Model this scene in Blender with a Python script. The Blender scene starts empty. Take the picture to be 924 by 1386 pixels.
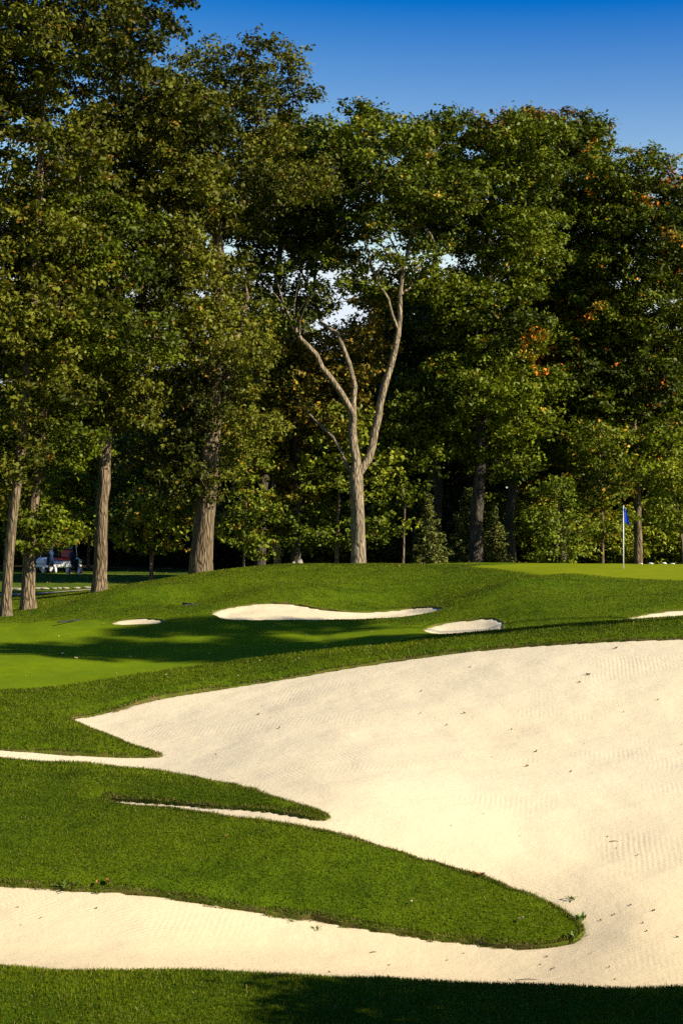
import bpy, math, random
import numpy as np

random.seed(7)
RNG = np.random.default_rng(11)
C = bpy.context.scene.collection
F, CX, CY, CAMH = 2400.0, 462.0, 693.0, 6.0       # survey of the place: focal in photo pixels, eye height

def P(px, py, Y):
    """world point seen at photo bearing (px,py) and true distance Y"""
    return np.array([(px-CX)*Y/F, Y, CAMH-(py-CY)*Y/F])

def smooth(a, b, x):
    t = np.clip((x-a)/(b-a), 0, 1)
    return t*t*(3-2*t)

# ------------------------------------------------------------------ objects
def tag(o, label=None, cat=None, group=None, kind=None):
    if label: o['label'] = label
    if cat: o['category'] = cat
    if group: o['group'] = group
    if kind: o['kind'] = kind
    return o

def empty(name, loc, label, cat, group=None, rz=0.0):
    o = bpy.data.objects.new(name, None)
    o.empty_display_size = 0.3
    o.location = loc
    o.rotation_euler = (0, 0, rz)
    C.objects.link(o)
    return tag(o, label, cat, group)

def mesh_np(name, V, quads=None, tris=None, mat=None, parent=None, smooth_sh=True, col=None, attrs=None):
    me = bpy.data.meshes.new(name)
    V = np.asarray(V, dtype=np.float32).reshape(-1, 3)
    nq = 0 if quads is None else len(quads)
    nt = 0 if tris is None else len(tris)
    me.vertices.add(len(V)); me.vertices.foreach_set('co', V.ravel())
    loops = []
    starts = []
    tot = 0
    if nq:
        q = np.asarray(quads, dtype=np.int32).reshape(-1, 4)
        loops.append(q.ravel()); starts.append(np.arange(nq)*4); tot = nq*4
    if nt:
        t = np.asarray(tris, dtype=np.int32).reshape(-1, 3)
        loops.append(t.ravel()); starts.append(tot+np.arange(nt)*3)
    L = np.concatenate(loops).astype(np.int32); S = np.concatenate(starts).astype(np.int32)
    me.loops.add(len(L)); me.loops.foreach_set('vertex_index', L)
    me.polygons.add(nq+nt); me.polygons.foreach_set('loop_start', S)
    me.update(calc_edges=True)
    if smooth_sh:
        me.polygons.foreach_set('use_smooth', np.ones(nq+nt, dtype=bool))
    if col is not None:
        a = me.attributes.new('col', 'FLOAT_COLOR', 'POINT')
        c = np.ones((len(V), 4), dtype=np.float32); c[:, :3] = col
        a.data.foreach_set('color', c.ravel())
    for k, v in (attrs or {}).items():
        a = me.attributes.new(k, 'FLOAT', 'POINT')
        a.data.foreach_set('value', np.asarray(v, dtype=np.float32))
    me.validate()
    if mat: me.materials.append(mat)
    o = bpy.data.objects.new(name, me)
    C.objects.link(o)
    if parent: o.parent = parent
    return o

class MB:
    """small mesh builder"""
    def __init__(s): s.v = []; s.f = []
    def add(s, V, Fc):
        n = len(s.v)
        s.v += [tuple(p) for p in V]
        s.f += [tuple(i+n for i in f) for f in Fc]
    def box(s, c, d, bev=0.0, rz=0.0):
        cx, cy, cz = c; dx, dy, dz = d[0]/2, d[1]/2, d[2]/2
        b = bev if bev else min(dx, dy, dz)*0.15
        V = []; 
        for z, i in ((-dz, b), (-dz+b, 0), (dz-b, 0), (dz, b)):
            x, y = dx-i, dy-i
            for p in ((-x, -y+b), (-x+b, -y), (x-b, -y), (x, -y+b), (x, y-b), (x-b, y), (-x+b, y), (-x, y-b)):
                V.append((p[0], p[1], z))
        ca, sa = math.cos(rz), math.sin(rz)
        V = [(cx+x*ca-y*sa, cy+x*sa+y*ca, cz+z) for x, y, z in V]
        Fc = [tuple(range(7, -1, -1)), tuple(range(24, 32))]
        for k in range(3):
            for i in range(8):
                j = (i+1) % 8
                Fc.append((k*8+i, k*8+j, (k+1)*8+j, (k+1)*8+i))
        s.add(V, Fc)
    def tube(s, pts, rads, n=8, cap=True):
        pts = [np.array(p, float) for p in pts]
        V = []; Fc = []
        t0 = pts[1]-pts[0]; t0 /= np.linalg.norm(t0)+1e-9
        u = np.cross(t0, (0, 0, 1.0))
        if np.linalg.norm(u) < 1e-3: u = np.cross(t0, (1.0, 0, 0))
        u /= np.linalg.norm(u)
        for i, p in enumerate(pts):
            t = pts[min(i+1, len(pts)-1)]-pts[max(i-1, 0)]
            t /= np.linalg.norm(t)+1e-9
            u = u-t*np.dot(u, t); u /= np.linalg.norm(u)+1e-9
            w = np.cross(t, u)
            r = rads[i] if hasattr(rads, '__len__') else rads
            for k in range(n):
                a = 2*math.pi*k/n
                V.append(p+r*(math.cos(a)*u+math.sin(a)*w))
        for i in range(len(pts)-1):
            for k in range(n):
                k2 = (k+1) % n
                Fc.append((i*n+k, i*n+k2, (i+1)*n+k2, (i+1)*n+k))
        if cap:
            Fc.append(tuple(range(n-1, -1, -1)))
            Fc.append(tuple((len(pts)-1)*n+k for k in range(n)))
        s.add(V, Fc)
    def ring(s, c, R, r, axis='y', n=20, m=8):
        V = []; Fc = []
        for i in range(n):
            a = 2*math.pi*i/n
            for k in range(m):
                b = 2*math.pi*k/m
                q = R+r*math.cos(b)
                p = (q*math.cos(a), r*math.sin(b)*1.4, q*math.sin(a)) if axis == 'y' else (r*math.sin(b)*1.4, q*math.cos(a), q*math.sin(a))
                V.append((c[0]+p[0], c[1]+p[1], c[2]+p[2]))
        for i in range(n):
            for k in range(m):
                Fc.append((i*m+k, ((i+1) % n)*m+k, ((i+1) % n)*m+(k+1) % m, i*m+(k+1) % m))
        s.add(V, Fc)
    def build(s, name, mat, parent=None, smooth_sh=False):
        me = bpy.data.meshes.new(name)
        me.from_pydata([tuple(float(x) for x in p) for p in s.v], [], s.f)
        me.update()
        if smooth_sh:
            for p in me.polygons: p.use_smooth = True
        if mat: me.materials.append(mat)
        o = bpy.data.objects.new(name, me)
        C.objects.link(o)
        if parent: o.parent = parent
        return o

# ------------------------------------------------------------------ node helper
class NT:
    def __init__(s, name):
        s.m = bpy.data.materials.new(name); s.m.use_nodes = True
        s.t = s.m.node_tree; s.t.nodes.clear()
        s.out = s.n('ShaderNodeOutputMaterial')
    def n(s, typ, **kw):
        nd = s.t.nodes.new(typ)
        for k, v in kw.items():
            if k.startswith('i_'):
                nd.inputs[k[2:].replace('_', ' ')].default_value = v
            else:
                setattr(nd, k, v)
        return nd
    def l(s, a, b): s.t.links.new(a, b)
    def math(s, op, a, b=None, clamp=False):
        nd = s.n('ShaderNodeMath', operation=op); nd.use_clamp = clamp
        for i, v in enumerate((a, b)):
            if v is None: continue
            if isinstance(v, (int, float)): nd.inputs[i].default_value = v
            else: s.l(v, nd.inputs[i])
        return nd.outputs[0]
    def mix(s, fac, a, b, blend='MIX'):
        nd = s.n('ShaderNodeMix', data_type='RGBA', blend_type=blend)
        for i, v in ((0, fac), (6, a), (7, b)):
            if isinstance(v, (int, float)): nd.inputs[i].default_value = v
            elif isinstance(v, tuple): nd.inputs[i].default_value = (*v, 1.0) if len(v) == 3 else v
            else: s.l(v, nd.inputs[i])
        return nd.outputs[2]
    def noise(s, scale, detail=3, rough=0.55, vec=None, dist=0.0):
        nd = s.n('ShaderNodeTexNoise')
        nd.inputs['Scale'].default_value = scale; nd.inputs['Detail'].default_value = detail
        nd.inputs['Roughness'].default_value = rough; nd.inputs['Distortion'].default_value = dist
        if vec is not None: s.l(vec, nd.inputs['Vector'])
        return nd.outputs['Fac']
    def ramp(s, fac, a, b):
        nd = s.n('ShaderNodeMapRange'); nd.clamp = True
        s.l(fac, nd.inputs[0]); nd.inputs[1].default_value = a; nd.inputs[2].default_value = b
        return nd.outputs[0]
    def attr(s, name):
        return s.n('ShaderNodeAttribute', attribute_name=name)
    def pos(s):
        return s.n('ShaderNodeNewGeometry').outputs['Position']
    def mapping(s, vec, scale=(1, 1, 1), rot=(0, 0, 0), loc=(0, 0, 0)):
        nd = s.n('ShaderNodeMapping')
        nd.inputs['Scale'].default_value = scale; nd.inputs['Rotation'].default_value = rot; nd.inputs['Location'].default_value = loc
        s.l(vec, nd.inputs['Vector'])
        return nd.outputs[0]
    def principled(s, col, rough=0.7, spec=0.3, normal=None, metallic=0.0):
        p = s.n('ShaderNodeBsdfPrincipled')
        if isinstance(col, tuple): p.inputs['Base Color'].default_value = (*col, 1)
        else: s.l(col, p.inputs['Base Color'])
        if isinstance(rough, (int, float)): p.inputs['Roughness'].default_value = rough
        else: s.l(rough, p.inputs['Roughness'])
        p.inputs['Specular IOR Level'].default_value = spec
        p.inputs['Metallic'].default_value = metallic
        if normal is not None: s.l(normal, p.inputs['Normal'])
        return p.outputs[0]
    def bump(s, h, dist, strength=1.0, normal=None):
        b = s.n('ShaderNodeBump'); b.inputs['Distance'].default_value = dist; b.inputs['Strength'].default_value = strength
        s.l(h, b.inputs['Height'])
        if normal is not None: s.l(normal, b.inputs['Normal'])
        return b.outputs[0]
    def fin(s, sh):
        s.l(sh, s.out.inputs['Surface']); return s.m

def simple_mat(name, col, rough=0.5, spec=0.3, metallic=0.0, var=0.15, scale=8.0):
    t = NT(name)
    nz = t.noise(scale, 3, vec=t.pos())
    d = tuple(c*(1-var) for c in col); b = tuple(min(1, c*(1+var)) for c in col)
    c = t.mix(nz, d, b)
    return t.fin(t.principled(c, rough, spec, metallic=metallic))

# ------------------------------------------------------------------ ground survey
CTRL = []
def c(*rows):
    for px, py, Y in rows: CTRL.append(P(px, py, Y))
def cz(*rows):
    for x, y, z in rows: CTRL.append(np.array([x, y, z], float))
# near bank
for x in (-7, -3, 0, 3, 7):
    cz((x, 18.5, 0.0), (x, 21.0, 0.02))
c((-100, 1316, 22.4), (0, 1322, 22.4), (250, 1328, 22.2), (500, 1338, 22.1), (750, 1346, 22.0), (924, 1349, 22.0), (1050, 1350, 22))
# bunker floor and face
c((-100, 1306, 25.4), (0, 1310, 25.4), (250, 1318, 25.5), (500, 1326, 25.6), (750, 1332, 25.5), (924, 1337, 25.2), (1080, 1340, 25.2))
c((-100, 1196, 29.0), (0, 1201, 29.0), (200, 1214, 28.8), (400, 1246, 28.5), (600, 1273, 28.0), (760, 1281, 27.5), (860, 1270, 27.3))
c((924, 1180, 29.8), (800, 1190, 29.6), (924, 1100, 32.5), (1080, 1095, 32.5), (700, 1115, 32.0), (560, 1130, 31.0))
c((924, 950, 39.5), (1080, 940, 39.5), (700, 985, 38.3), (462, 1000, 37.5), (330, 1000, 38.4), (440, 1114, 31.2), (140, 1086, 33.3), (-100, 1075, 33.4))
c((220, 1029, 37.4), (0, 1019, 37.3), (-150, 1013, 37.2), (140, 985, 41.0))
# far lip of the great bunker
LIP = [(1180, 850, 43.2), (1050, 856, 43.6), (924, 865, 44), (860, 867, 44.2), (800, 870, 44.5), (700, 876, 45), (600, 886, 45.2), (500, 900, 45),
       (400, 917, 44.5), (300, 932, 44), (200, 950, 43), (100, 972, 42)]
c(*LIP)
# collar crest
c((-150, 950, 43.6), (0, 942, 44.2), (200, 920, 45.3), (300, 908, 45.8), (430, 891, 46.6), (520, 882, 47), (600, 870, 47.2), (720, 858, 47.3), (924, 842, 46.6), (1100, 830, 46.4))
c((-150, 968, 41), (0, 962, 41.2))
# fairway hollow
c((-150, 900, 49), (0, 900, 49), (0, 870, 54), (0, 850, 57), (-150, 850, 57), (200, 900, 49.2), (200, 870, 53.5), (200, 851, 56), (400, 880, 50.5), (400, 858, 53.7), (520, 868, 50.3), (520, 851, 53.7))
c((620, 858, 51), (720, 851, 50.6), (820, 842, 50.3), (924, 838, 50.2), (1100, 832, 50))
# mound and green
c((300, 839, 56), (440, 838, 56), (560, 833, 56), (330, 819, 58.2), (480, 827, 57.6), (600, 822, 56.6), (670, 835, 53.2))
c((700, 815, 54), (700, 790, 57.5), (800, 805, 54), (800, 783, 58), (924, 805, 53.3), (924, 785, 57.2), (1100, 800, 53), (1100, 784, 57))
c((924, 771, 62), (924, 764, 70), (1100, 770, 63), (843, 770, 62), (843, 763.5, 70), (700, 764.5, 68), (700, 771, 62.5), (600, 766, 67), (600, 795, 59.8))
c((500, 763.5, 67), (500, 795, 61), (400, 764, 67), (400, 795, 61), (340, 767, 67), (340, 800, 60.2), (280, 775, 66.5), (280, 812, 59.3), (200, 790, 65), (200, 822, 59), (140, 805, 64), (140, 829, 59.3), (90, 820, 63), (90, 836, 59))
c((0, 824, 64), (-150, 822, 64), (-150, 834, 60), (0, 834, 60), (-150, 801, 74), (0, 801, 74), (60, 801, 73.5))
for px in (100, 200, 300, 400, 500): cz(((px-CX)*76/F, 76, 2.85))
for px in (600, 720, 843, 960, 1100): cz(((px-CX)*74/F, 74, 3.75), ((px-CX)*81/F, 81, 2.95))
for px in (-200, 0, 200, 400, 600, 800, 1000): cz(((px-CX)*90/F, 90, 2.8))
CTRL = np.array(CTRL)

def tps_fit(pts, lam=0.02):
    xy = pts[:, :2]; n = len(xy)
    d = np.linalg.norm(xy[:, None]-xy[None], axis=2)
    K = np.where(d > 0, d*d*np.log(d+1e-12), 0)+lam*np.eye(n)
    Pm = np.c_[np.ones(n), xy]
    A = np.zeros((n+3, n+3)); A[:n, :n] = K; A[:n, n:] = Pm; A[n:, :n] = Pm.T
    return np.linalg.solve(A, np.r_[pts[:, 2], 0, 0, 0])
W = tps_fit(CTRL)
def tps(x, y):
    sh = x.shape; x = x.ravel(); y = y.ravel(); out = np.empty_like(x)
    for i in range(0, len(x), 20000):
        xs = x[i:i+20000, None]; ys = y[i:i+20000, None]
        d2 = (xs-CTRL[:, 0])**2+(ys-CTRL[:, 1])**2
        out[i:i+20000] = (np.where(d2 > 0, 0.5*d2*np.log(d2+1e-12), 0))@W[:-3]+W[-3]+W[-2]*xs[:, 0]+W[-1]*ys[:, 0]
    return out.reshape(sh)
def fallback(x, y):
    far = 2.8*smooth(24, 62, y)
    return far+4.3*(1-smooth(0, 14, y))
RELIEF = [(165, 61.5, 1.6, .30), (262, 60.2, 1.3, -.30), (560, 59.5, 1.7, -.28), (640, 55.2, 1.0, .14), (700, 56.6, 1.0, .16), (770, 58.0, 1.1, .10), (420, 60.0, 1.5, .12), (880, 54.5, 1.5, -.12), (60, 50, 2.2, .10), (250, 47.5, 1.5, -.08)]
def T(x, y):
    """bare terrain"""
    x = np.asarray(x, float); y = np.asarray(y, float)
    yy = np.clip(y, 18.5, 88)
    px = CX+F*x/np.maximum(y, 5)
    w = (1-smooth(160, 330, np.maximum(-px, px-924)))*smooth(16, 20.5, y)*(1-smooth(80, 90, y))
    lim = 0.28*np.maximum(yy, 5)
    z = tps(np.clip(x, -lim, lim), yy)
    for px_, Y_, r_, h_ in RELIEF:
        z = z+1.35*h_*np.exp(-(((x-(px_-CX)*Y_/F)/(r_*1.5))**2+((y-Y_)/r_)**2))
    return w*z+(1-w)*fallback(x, y)

# plan outlines -----------------------------------------------------
def hit_T(px, py, ylo=15.0, yhi=90.0, fn=None):
    fn = fn or T
    ys = np.arange(ylo, yhi, 0.05)
    x = (px-CX)*ys/F; zr = CAMH-(py-CY)*ys/F
    g = fn(x, ys)-zr
    i = np.argmax(g > 0)
    if i == 0: i = 1
    t = g[i-1]/(g[i-1]-g[i]) if g[i] != g[i-1] else 0
    Y = ys[i-1]+0.05*t
    return np.array([(px-CX)*Y/F, Y])
def pxY(px, Y): return np.array([(px-CX)*Y/F, Y])

f1_front = [(222, 37.7), (180, 37.75), (100, 37.7), (0, 37.6), (-150, 37.5), (-300, 37.4)]
f1_back = [(95, 41.6), (110, 41.0), (150, 39.8), (190, 38.6), (215, 38.0)]
f2_back = [(-300, 36.5), (-150, 36.5), (0, 36.6), (100, 36.5), (200, 36.2), (260, 35.0), (320, 33.7), (380, 32.5), (425, 31.75), (442, 31.45)]
f2_front = [(440, 31.3), (400, 31.5), (330, 32.1), (250, 32.7), (180, 33.2), (150, 33.5), (140, 33.45)]
f3_back = [(150, 33.2), (180, 32.8), (250, 32.2), (330, 31.6), (400, 31.1), (436, 30.9), (500, 30.6), (580, 30.2), (660, 29.7), (720, 29.2), (765, 28.6), (785, 28.1)]
f3_front = [(788, 27.8), (775, 27.55), (740, 27.5), (690, 27.6), (600, 28.0), (500, 28.3), (400, 28.55), (300, 28.7), (200, 28.85), (100, 29.0), (0, 29.05), (-150, 29.1), (-300, 29.1)]
near = [(-300, 22.95), (0, 22.8), (250, 22.6), (500, 22.45), (750, 22.35), (924, 22.3), (1180, 22.3)]
right = [(1240, 24), (1260, 30), (1250, 38), (1220, 42)]
main_poly = [pxY(*p) for p in near+right]+[pxY(p[0], p[2]) for p in LIP]+[pxY(*p) for p in f1_back+f1_front+f2_back+f2_front+f3_back+f3_front]
main_poly = np.array(main_poly)

def densify(poly, it=2):
    # Chaikin corner cutting for smooth plan outlines
    p = np.asarray(poly)
    for _ in range(it):
        q = np.roll(p, -1, axis=0)
        p = np.stack([0.75*p+0.25*q, 0.25*p+0.75*q], 1).reshape(-1, 2)
    return p
IMG_POLYS = [
    [(284, 832), (300, 825), (330, 819), (380, 817), (410, 820), (440, 826.5), (480, 829), (520, 827.5), (560, 823), (595, 822), (604, 825), (572, 832), (500, 838), (400, 841), (300, 842)],
    [(560, 856), (588, 846), (630, 839.5), (660, 837), (678, 839.5), (682, 848), (678, 858), (620, 860)],
    [(822, 50.1), (850, 50.8), (880, 51.3), (930, 51.6), (1020, 52.0), (1020, 50.0), (930, 49.7), (860, 49.8)],
    [(140, 846), (168, 838.5), (198, 836.5), (228, 840), (214, 847)],
]
polys = [densify(main_poly, 2)]
for ip in IMG_POLYS:
    polys.append(densify(np.array([pxY(px, v) if v < 100 else hit_T(px, v, 48.5) for px, v in ip]), 2))

def sdf(poly, x, y):
    """positive inside"""
    sh = x.shape; x = x.ravel(); y = y.ravel()
    out = np.full(len(x), -9.0)
    b0 = poly.min(0)-3; b1 = poly.max(0)+3
    m = np.where((x > b0[0]) & (x < b1[0]) & (y > b0[1]) & (y < b1[1]))[0]
    a = poly; b = np.roll(poly, -1, axis=0); e = b-a; ee = (e**2).sum(1)+1e-12
    for k in range(0, len(m), 8000):
        mm = m[k:k+8000]; X = x[mm, None]; Y = y[mm, None]
        t = np.clip(((X-a[:, 0])*e[:, 0]+(Y-a[:, 1])*e[:, 1])/ee, 0, 1)
        d = np.sqrt(((X-a[:, 0]-t*e[:, 0])**2+(Y-a[:, 1]-t*e[:, 1])**2).min(1))
        cond = (a[:, 1] > Y) != (b[:, 1] > Y)
        xi = a[:, 0]+(Y-a[:, 1])*e[:, 0]/np.where(np.abs(e[:, 1]) < 1e-9, 1e-9, e[:, 1])
        ins = ((cond & (X < xi)).sum(1) % 2) == 1
        out[mm] = np.where(ins, d, -d)
    return out.reshape(sh)

# value noise ---------------------------------------------------------
def vnoise(x, y, s, seed=0):
    x = x*s; y = y*s
    xi = np.floor(x).astype(np.int64); yi = np.floor(y).astype(np.int64)
    fx = x-xi; fy = y-yi; fx = fx*fx*(3-2*fx); fy = fy*fy*(3-2*fy)
    def h(a, b):
        n = (a*374761393+b*668265263+seed*974711) & 0x7fffffff
        n = ((n ^ (n >> 13))*1274126177) & 0x7fffffff
        return ((n ^ (n >> 16)) & 0xffff)/65535.0
    return (h(xi, yi)*(1-fx)+h(xi+1, yi)*fx)*(1-fy)+(h(xi, yi+1)*(1-fx)+h(xi+1, yi+1)*fx)*fy

# grid ---------------------------------------------------------------
def axis(parts):
    out = [np.array([parts[0][0]])]
    for a, b, st in parts:
        n = max(1, int(round((b-a)/st))); out.append(np.linspace(a, b, n+1)[1:])
    return np.concatenate(out)
half = axis([(0, 9.6, 0.1), (9.6, 20, 0.25), (20, 40, 1.0), (40, 100, 4), (100, 400, 30), (400, 1200, 200)])
GX = np.concatenate([-half[:0:-1], half])
GY = axis([(-300, -40, 40), (-40, 0, 4), (0, 18, 1.0), (18, 48, 0.1), (48, 78, 0.2), (78, 100, 0.8), (100, 160, 3), (160, 400, 24), (400, 1600, 200)])
XX, YY = np.meshgrid(GX, GY)          # [iy, ix]
ZT = T(XX, YY)
rag = 0.10*(vnoise(XX, YY, 2.1, 3)-0.5)+0.07*(vnoise(XX, YY, 4.3, 4)-0.5)+0.12*(vnoise(XX, YY, 0.9, 9)-0.5)
SDs = [sdf(p, XX, YY) for p in polys]
SD = np.maximum.reduce(SDs)
SDR = SD+np.where(SD > -2, rag, 0)                 # ragged, positive = sand
din = np.maximum(0, -SD)
LIPH = np.where(YY > 48.5, 0.03+0.03*smooth(0, 0.45, din), 0.04+0.09*smooth(0, 0.45, din))
LIPH = LIPH*(1-smooth(2.5, 2.99, din))
LIPH = np.where(SD <= -8.9, 0, LIPH)

# fingers of turf: humps solved to real heights
def interp_px(tab, px):
    t = sorted(tab); return np.interp(px, [a for a, b in t], [b for a, b in t])
FING = [
    dict(front=f1_front, back=[(-300, 41.3), (-150, 41.3), (0, 41.3), (60, 41.5)]+f1_back+[(222, 37.8)],
         sil=[(-300, 964), (0, 965), (60, 967), (100, 975), (150, 998), (190, 1013), (220, 1024)], tip=221, p0=-320),
    dict(front=[(438, 31.5)]+f2_front+[(60, 33.6), (-300, 33.6)], back=f2_back+[(439, 31.6)],
         sil=[(-300, 1022), (0, 1024), (100, 1028), (220, 1039), (300, 1061), (380, 1087), (437, 1109)], tip=437, p0=-320),
    dict(front=f3_front, back=f3_back+[(60, 33.3), (-300, 33.3), (789, 27.95)],
         sil=[(-300, 1085), (0, 1092), (140, 1094), (250, 1108), (350, 1117), (430, 1126), (500, 1136), (560, 1153), (640, 1183), (720, 1209), (765, 1228), (785, 1255)], tip=786, p0=-320),
]
HUMP = np.zeros_like(ZT)
for fg in FING:
    pxs = np.linspace(-300, fg['tip'], 60); hs = []
    for px in pxs:
        y0 = interp_px(fg['front'], px); y1 = interp_px(fg['back'], px)
        ys = np.linspace(y0, max(y1, y0+0.05), 40); xs = (px-CX)*ys/F
        base = T(xs, ys)+0.15
        s = (ys-y0)/(ys[-1]-y0); prof = np.sin(np.pi*np.clip(s, 0, 1))**0.6
        tgt = interp_px(fg['sil'], px)
        lo, hi = 0.0, 1.6
        for _ in range(30):
            h = (lo+hi)/2
            top = (CY-(base+h*prof-CAMH)*F/ys).min()
            if top > tgt: lo = h
            else: hi = h
        hs.append(h)
    hs = np.array(hs)
    k = np.ones(5)/5; hs = np.convolve(np.pad(hs, 2, mode='edge'), k, 'valid')
    PX = CX+F*XX/np.maximum(YY, 5)
    m = (YY > 26) & (YY < 43) & (PX < fg['tip'])
    y0 = interp_px(fg['front'], PX); y1 = interp_px(fg['back'], PX)
    s = np.clip((YY-y0)/np.maximum(y1-y0, 0.05), 0, 1)
    hh = np.interp(PX, pxs, hs)*smooth(-330, -200, PX)
    HUMP += np.where(m, hh*np.sin(np.pi*s)**0.6, 0)
HUMP *= smooth(-0.02, 0.12, -SD)
rough_und = 0.05*(vnoise(XX, YY, 0.55, 21)-0.5)+0.03*(vnoise(XX, YY, 1.7, 22)-0.5)
near_w = (YY > 15)*(YY < 100)
ZG = ZT+LIPH+HUMP+rough_und*near_w*0.8                       # turf
sand_und = 0.10*(vnoise(XX, YY, 0.45, 31)-0.5)+0.03*(vnoise(XX, YY, 1.6, 32)-0.5)
ZS = ZT+np.where(SD > 0, sand_und*smooth(0, 1.2, SD), -0.03)-np.where(YY > 48, 0.10*smooth(0, 0.5, SD), 0)

def bil(A, x, y):
    x = np.asarray(x, float); y = np.asarray(y, float)
    ix = np.clip(np.searchsorted(GX, x)-1, 0, len(GX)-2); iy = np.clip(np.searchsorted(GY, y)-1, 0, len(GY)-2)
    fx = (x-GX[ix])/(GX[ix+1]-GX[ix]); fy = (y-GY[iy])/(GY[iy+1]-GY[iy])
    return (A[iy, ix]*(1-fx)+A[iy, ix+1]*fx)*(1-fy)+(A[iy+1, ix]*(1-fx)+A[iy+1, ix+1]*fx)*fy
def zground(x, y):
    s = bil(SDR, x, y)
    return np.where(s > 0, bil(ZS, x, y), bil(ZG, x, y))
def hit(px, py, ylo=19.0, yhi=110.0):
    ys = np.arange(ylo, yhi, 0.02)
    x = (px-CX)*ys/F; zr = CAMH-(py-CY)*ys/F
    g = zground(x, ys)-zr
    i = int(np.argmax(g > 0)); 
    if i == 0: i = 1
    Y = ys[i]; X = (px-CX)*Y/F
    return np.array([X, Y, float(zground(X, Y))])

# mowing zones
fair_img = [(-260, 945), (0, 934), (120, 924), (210, 912), (310, 902), (430, 887), (520, 878), (560, 868), (600, 860), (560, 853), (420, 842), (240, 846), (100, 846), (0, 846), (-260, 846)]
fair_poly = []
for px, py in fair_img:
    q = hit_T(px, py, 43.5, 62); fair_poly.append(q)
fair_poly = densify(np.array(fair_poly), 2)
green_poly = densify(np.array([pxY(620, 66), pxY(690, 62.6), pxY(760, 58.5), pxY(850, 57.6), pxY(960, 57.2), pxY(1090, 57.5), pxY(1120, 66), pxY(1000, 71), pxY(820, 71), pxY(700, 69.5)]), 2)
FSD = sdf(fair_poly, XX, YY)
FAIR = np.where(YY > 50.5, smooth(-2.6, 1.6, FSD), smooth(-0.14, 0.14, FSD))
GREEN = smooth(-0.7, 0.5, sdf(green_poly, XX, YY))
LAWN = smooth(72, 78, YY)
LITTER = smooth(97, 103, YY+3*vnoise(XX, YY, .3, 5))

# ------------------------------------------------------------------ materials: turf, sand
def mat_turf():
    t = NT('turf')
    pos = t.pos()
    big = t.noise(0.35, 3, vec=pos); mid = t.noise(2.2, 4, vec=pos); fine = t.noise(26, 3, 0.7, vec=pos)
    vf = t.noise(80, 2, 0.6, vec=pos)
    rough = t.mix(t.ramp(mid, 0.3, 0.7), (0.034, 0.066, 0.002), (0.080, 0.126, 0.003))
    rough = t.mix(t.math('MULTIPLY', t.ramp(big, 0.40, 0.70), 0.55), rough, (0.115, 0.152, 0.004))
    rough = t.mix(t.math('MULTIPLY', t.ramp(fine, 0.5, 0.85), 0.55), rough, (0.012, 0.025, 0.001))
    fair = t.mix(t.ramp(mid, 0.3, 0.7), (0.092, 0.138, 0.002), (0.125, 0.172, 0.003))
    # mowing stripes
    wv = t.n('ShaderNodeTexWave', wave_type='BANDS', bands_direction='X'); t.l(t.mapping(pos, (1, 1, 1), (0, 0, 0.9)), wv.inputs['Vector'])
    wv.inputs['Scale'].default_value = 0.11; wv.inputs['Distortion'].default_value = 1.0
    fair = t.mix(t.math('MULTIPLY', wv.outputs['Fac'], 0.35), fair, (0.075, 0.125, 0.005))
    fair = t.mix(t.math('MULTIPLY', t.ramp(fine, 0.45, 0.75), 0.5), fair, (0.05, 0.08, 0.002))
    green = t.mix(t.ramp(mid, 0.3, 0.7), (0.125, 0.155, 0.003), (0.155, 0.178, 0.004))
    lawn = t.mix(t.ramp(mid, 0.3, 0.7), (0.05, 0.085, 0.008), (0.09, 0.125, 0.01))
    col = t.mix(t.attr('lawn').outputs['Fac'], rough, lawn)
    col = t.mix(t.attr('litter').outputs['Fac'], col, t.mix(mid, (0.020, 0.022, 0.008), (0.05, 0.038, 0.018)))
    col = t.mix(t.attr('fair').outputs['Fac'], col, fair)
    col = t.mix(t.attr('green').outputs['Fac'], col, green)
    # straw thatch beside the sand
    ed = t.attr('edge').outputs['Fac']
    e2 = t.math('ADD', ed, t.math('MULTIPLY', t.math('SUBTRACT', t.noise(9, 3, vec=pos), 0.5), 0.30))
    thatch = t.mix(vf, (0.05, 0.035, 0.014), (0.22, 0.15, 0.06))
    f = t.math('SUBTRACT', 1.0, t.ramp(e2, -0.04, 0.08))
    fm = t.math('ADD', 0.25, t.math('MULTIPLY', t.ramp(t.noise(1.6, 3, vec=pos), 0.42, 0.62), 0.7))
    col = t.mix(t.math('MULTIPLY', f, fm), col, thatch)
    h = t.math('ADD', t.math('MULTIPLY', fine, 0.6), t.math('MULTIPLY', vf, 0.4))
    bf = t.n('ShaderNodeBump'); t.l(h, bf.inputs['Height']); bf.inputs['Distance'].default_value = 0.05
    st = t.math('SUBTRACT', 0.75, t.math('MULTIPLY', t.math('MAXIMUM', t.attr('green').outputs['Fac'], t.math('MULTIPLY', t.attr('fair').outputs['Fac'], 0.75)), 0.6))
    t.l(st, bf.inputs['Strength'])
    return t.fin(t.principled(col, 0.85, 0.03, bf.outputs[0]))

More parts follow.
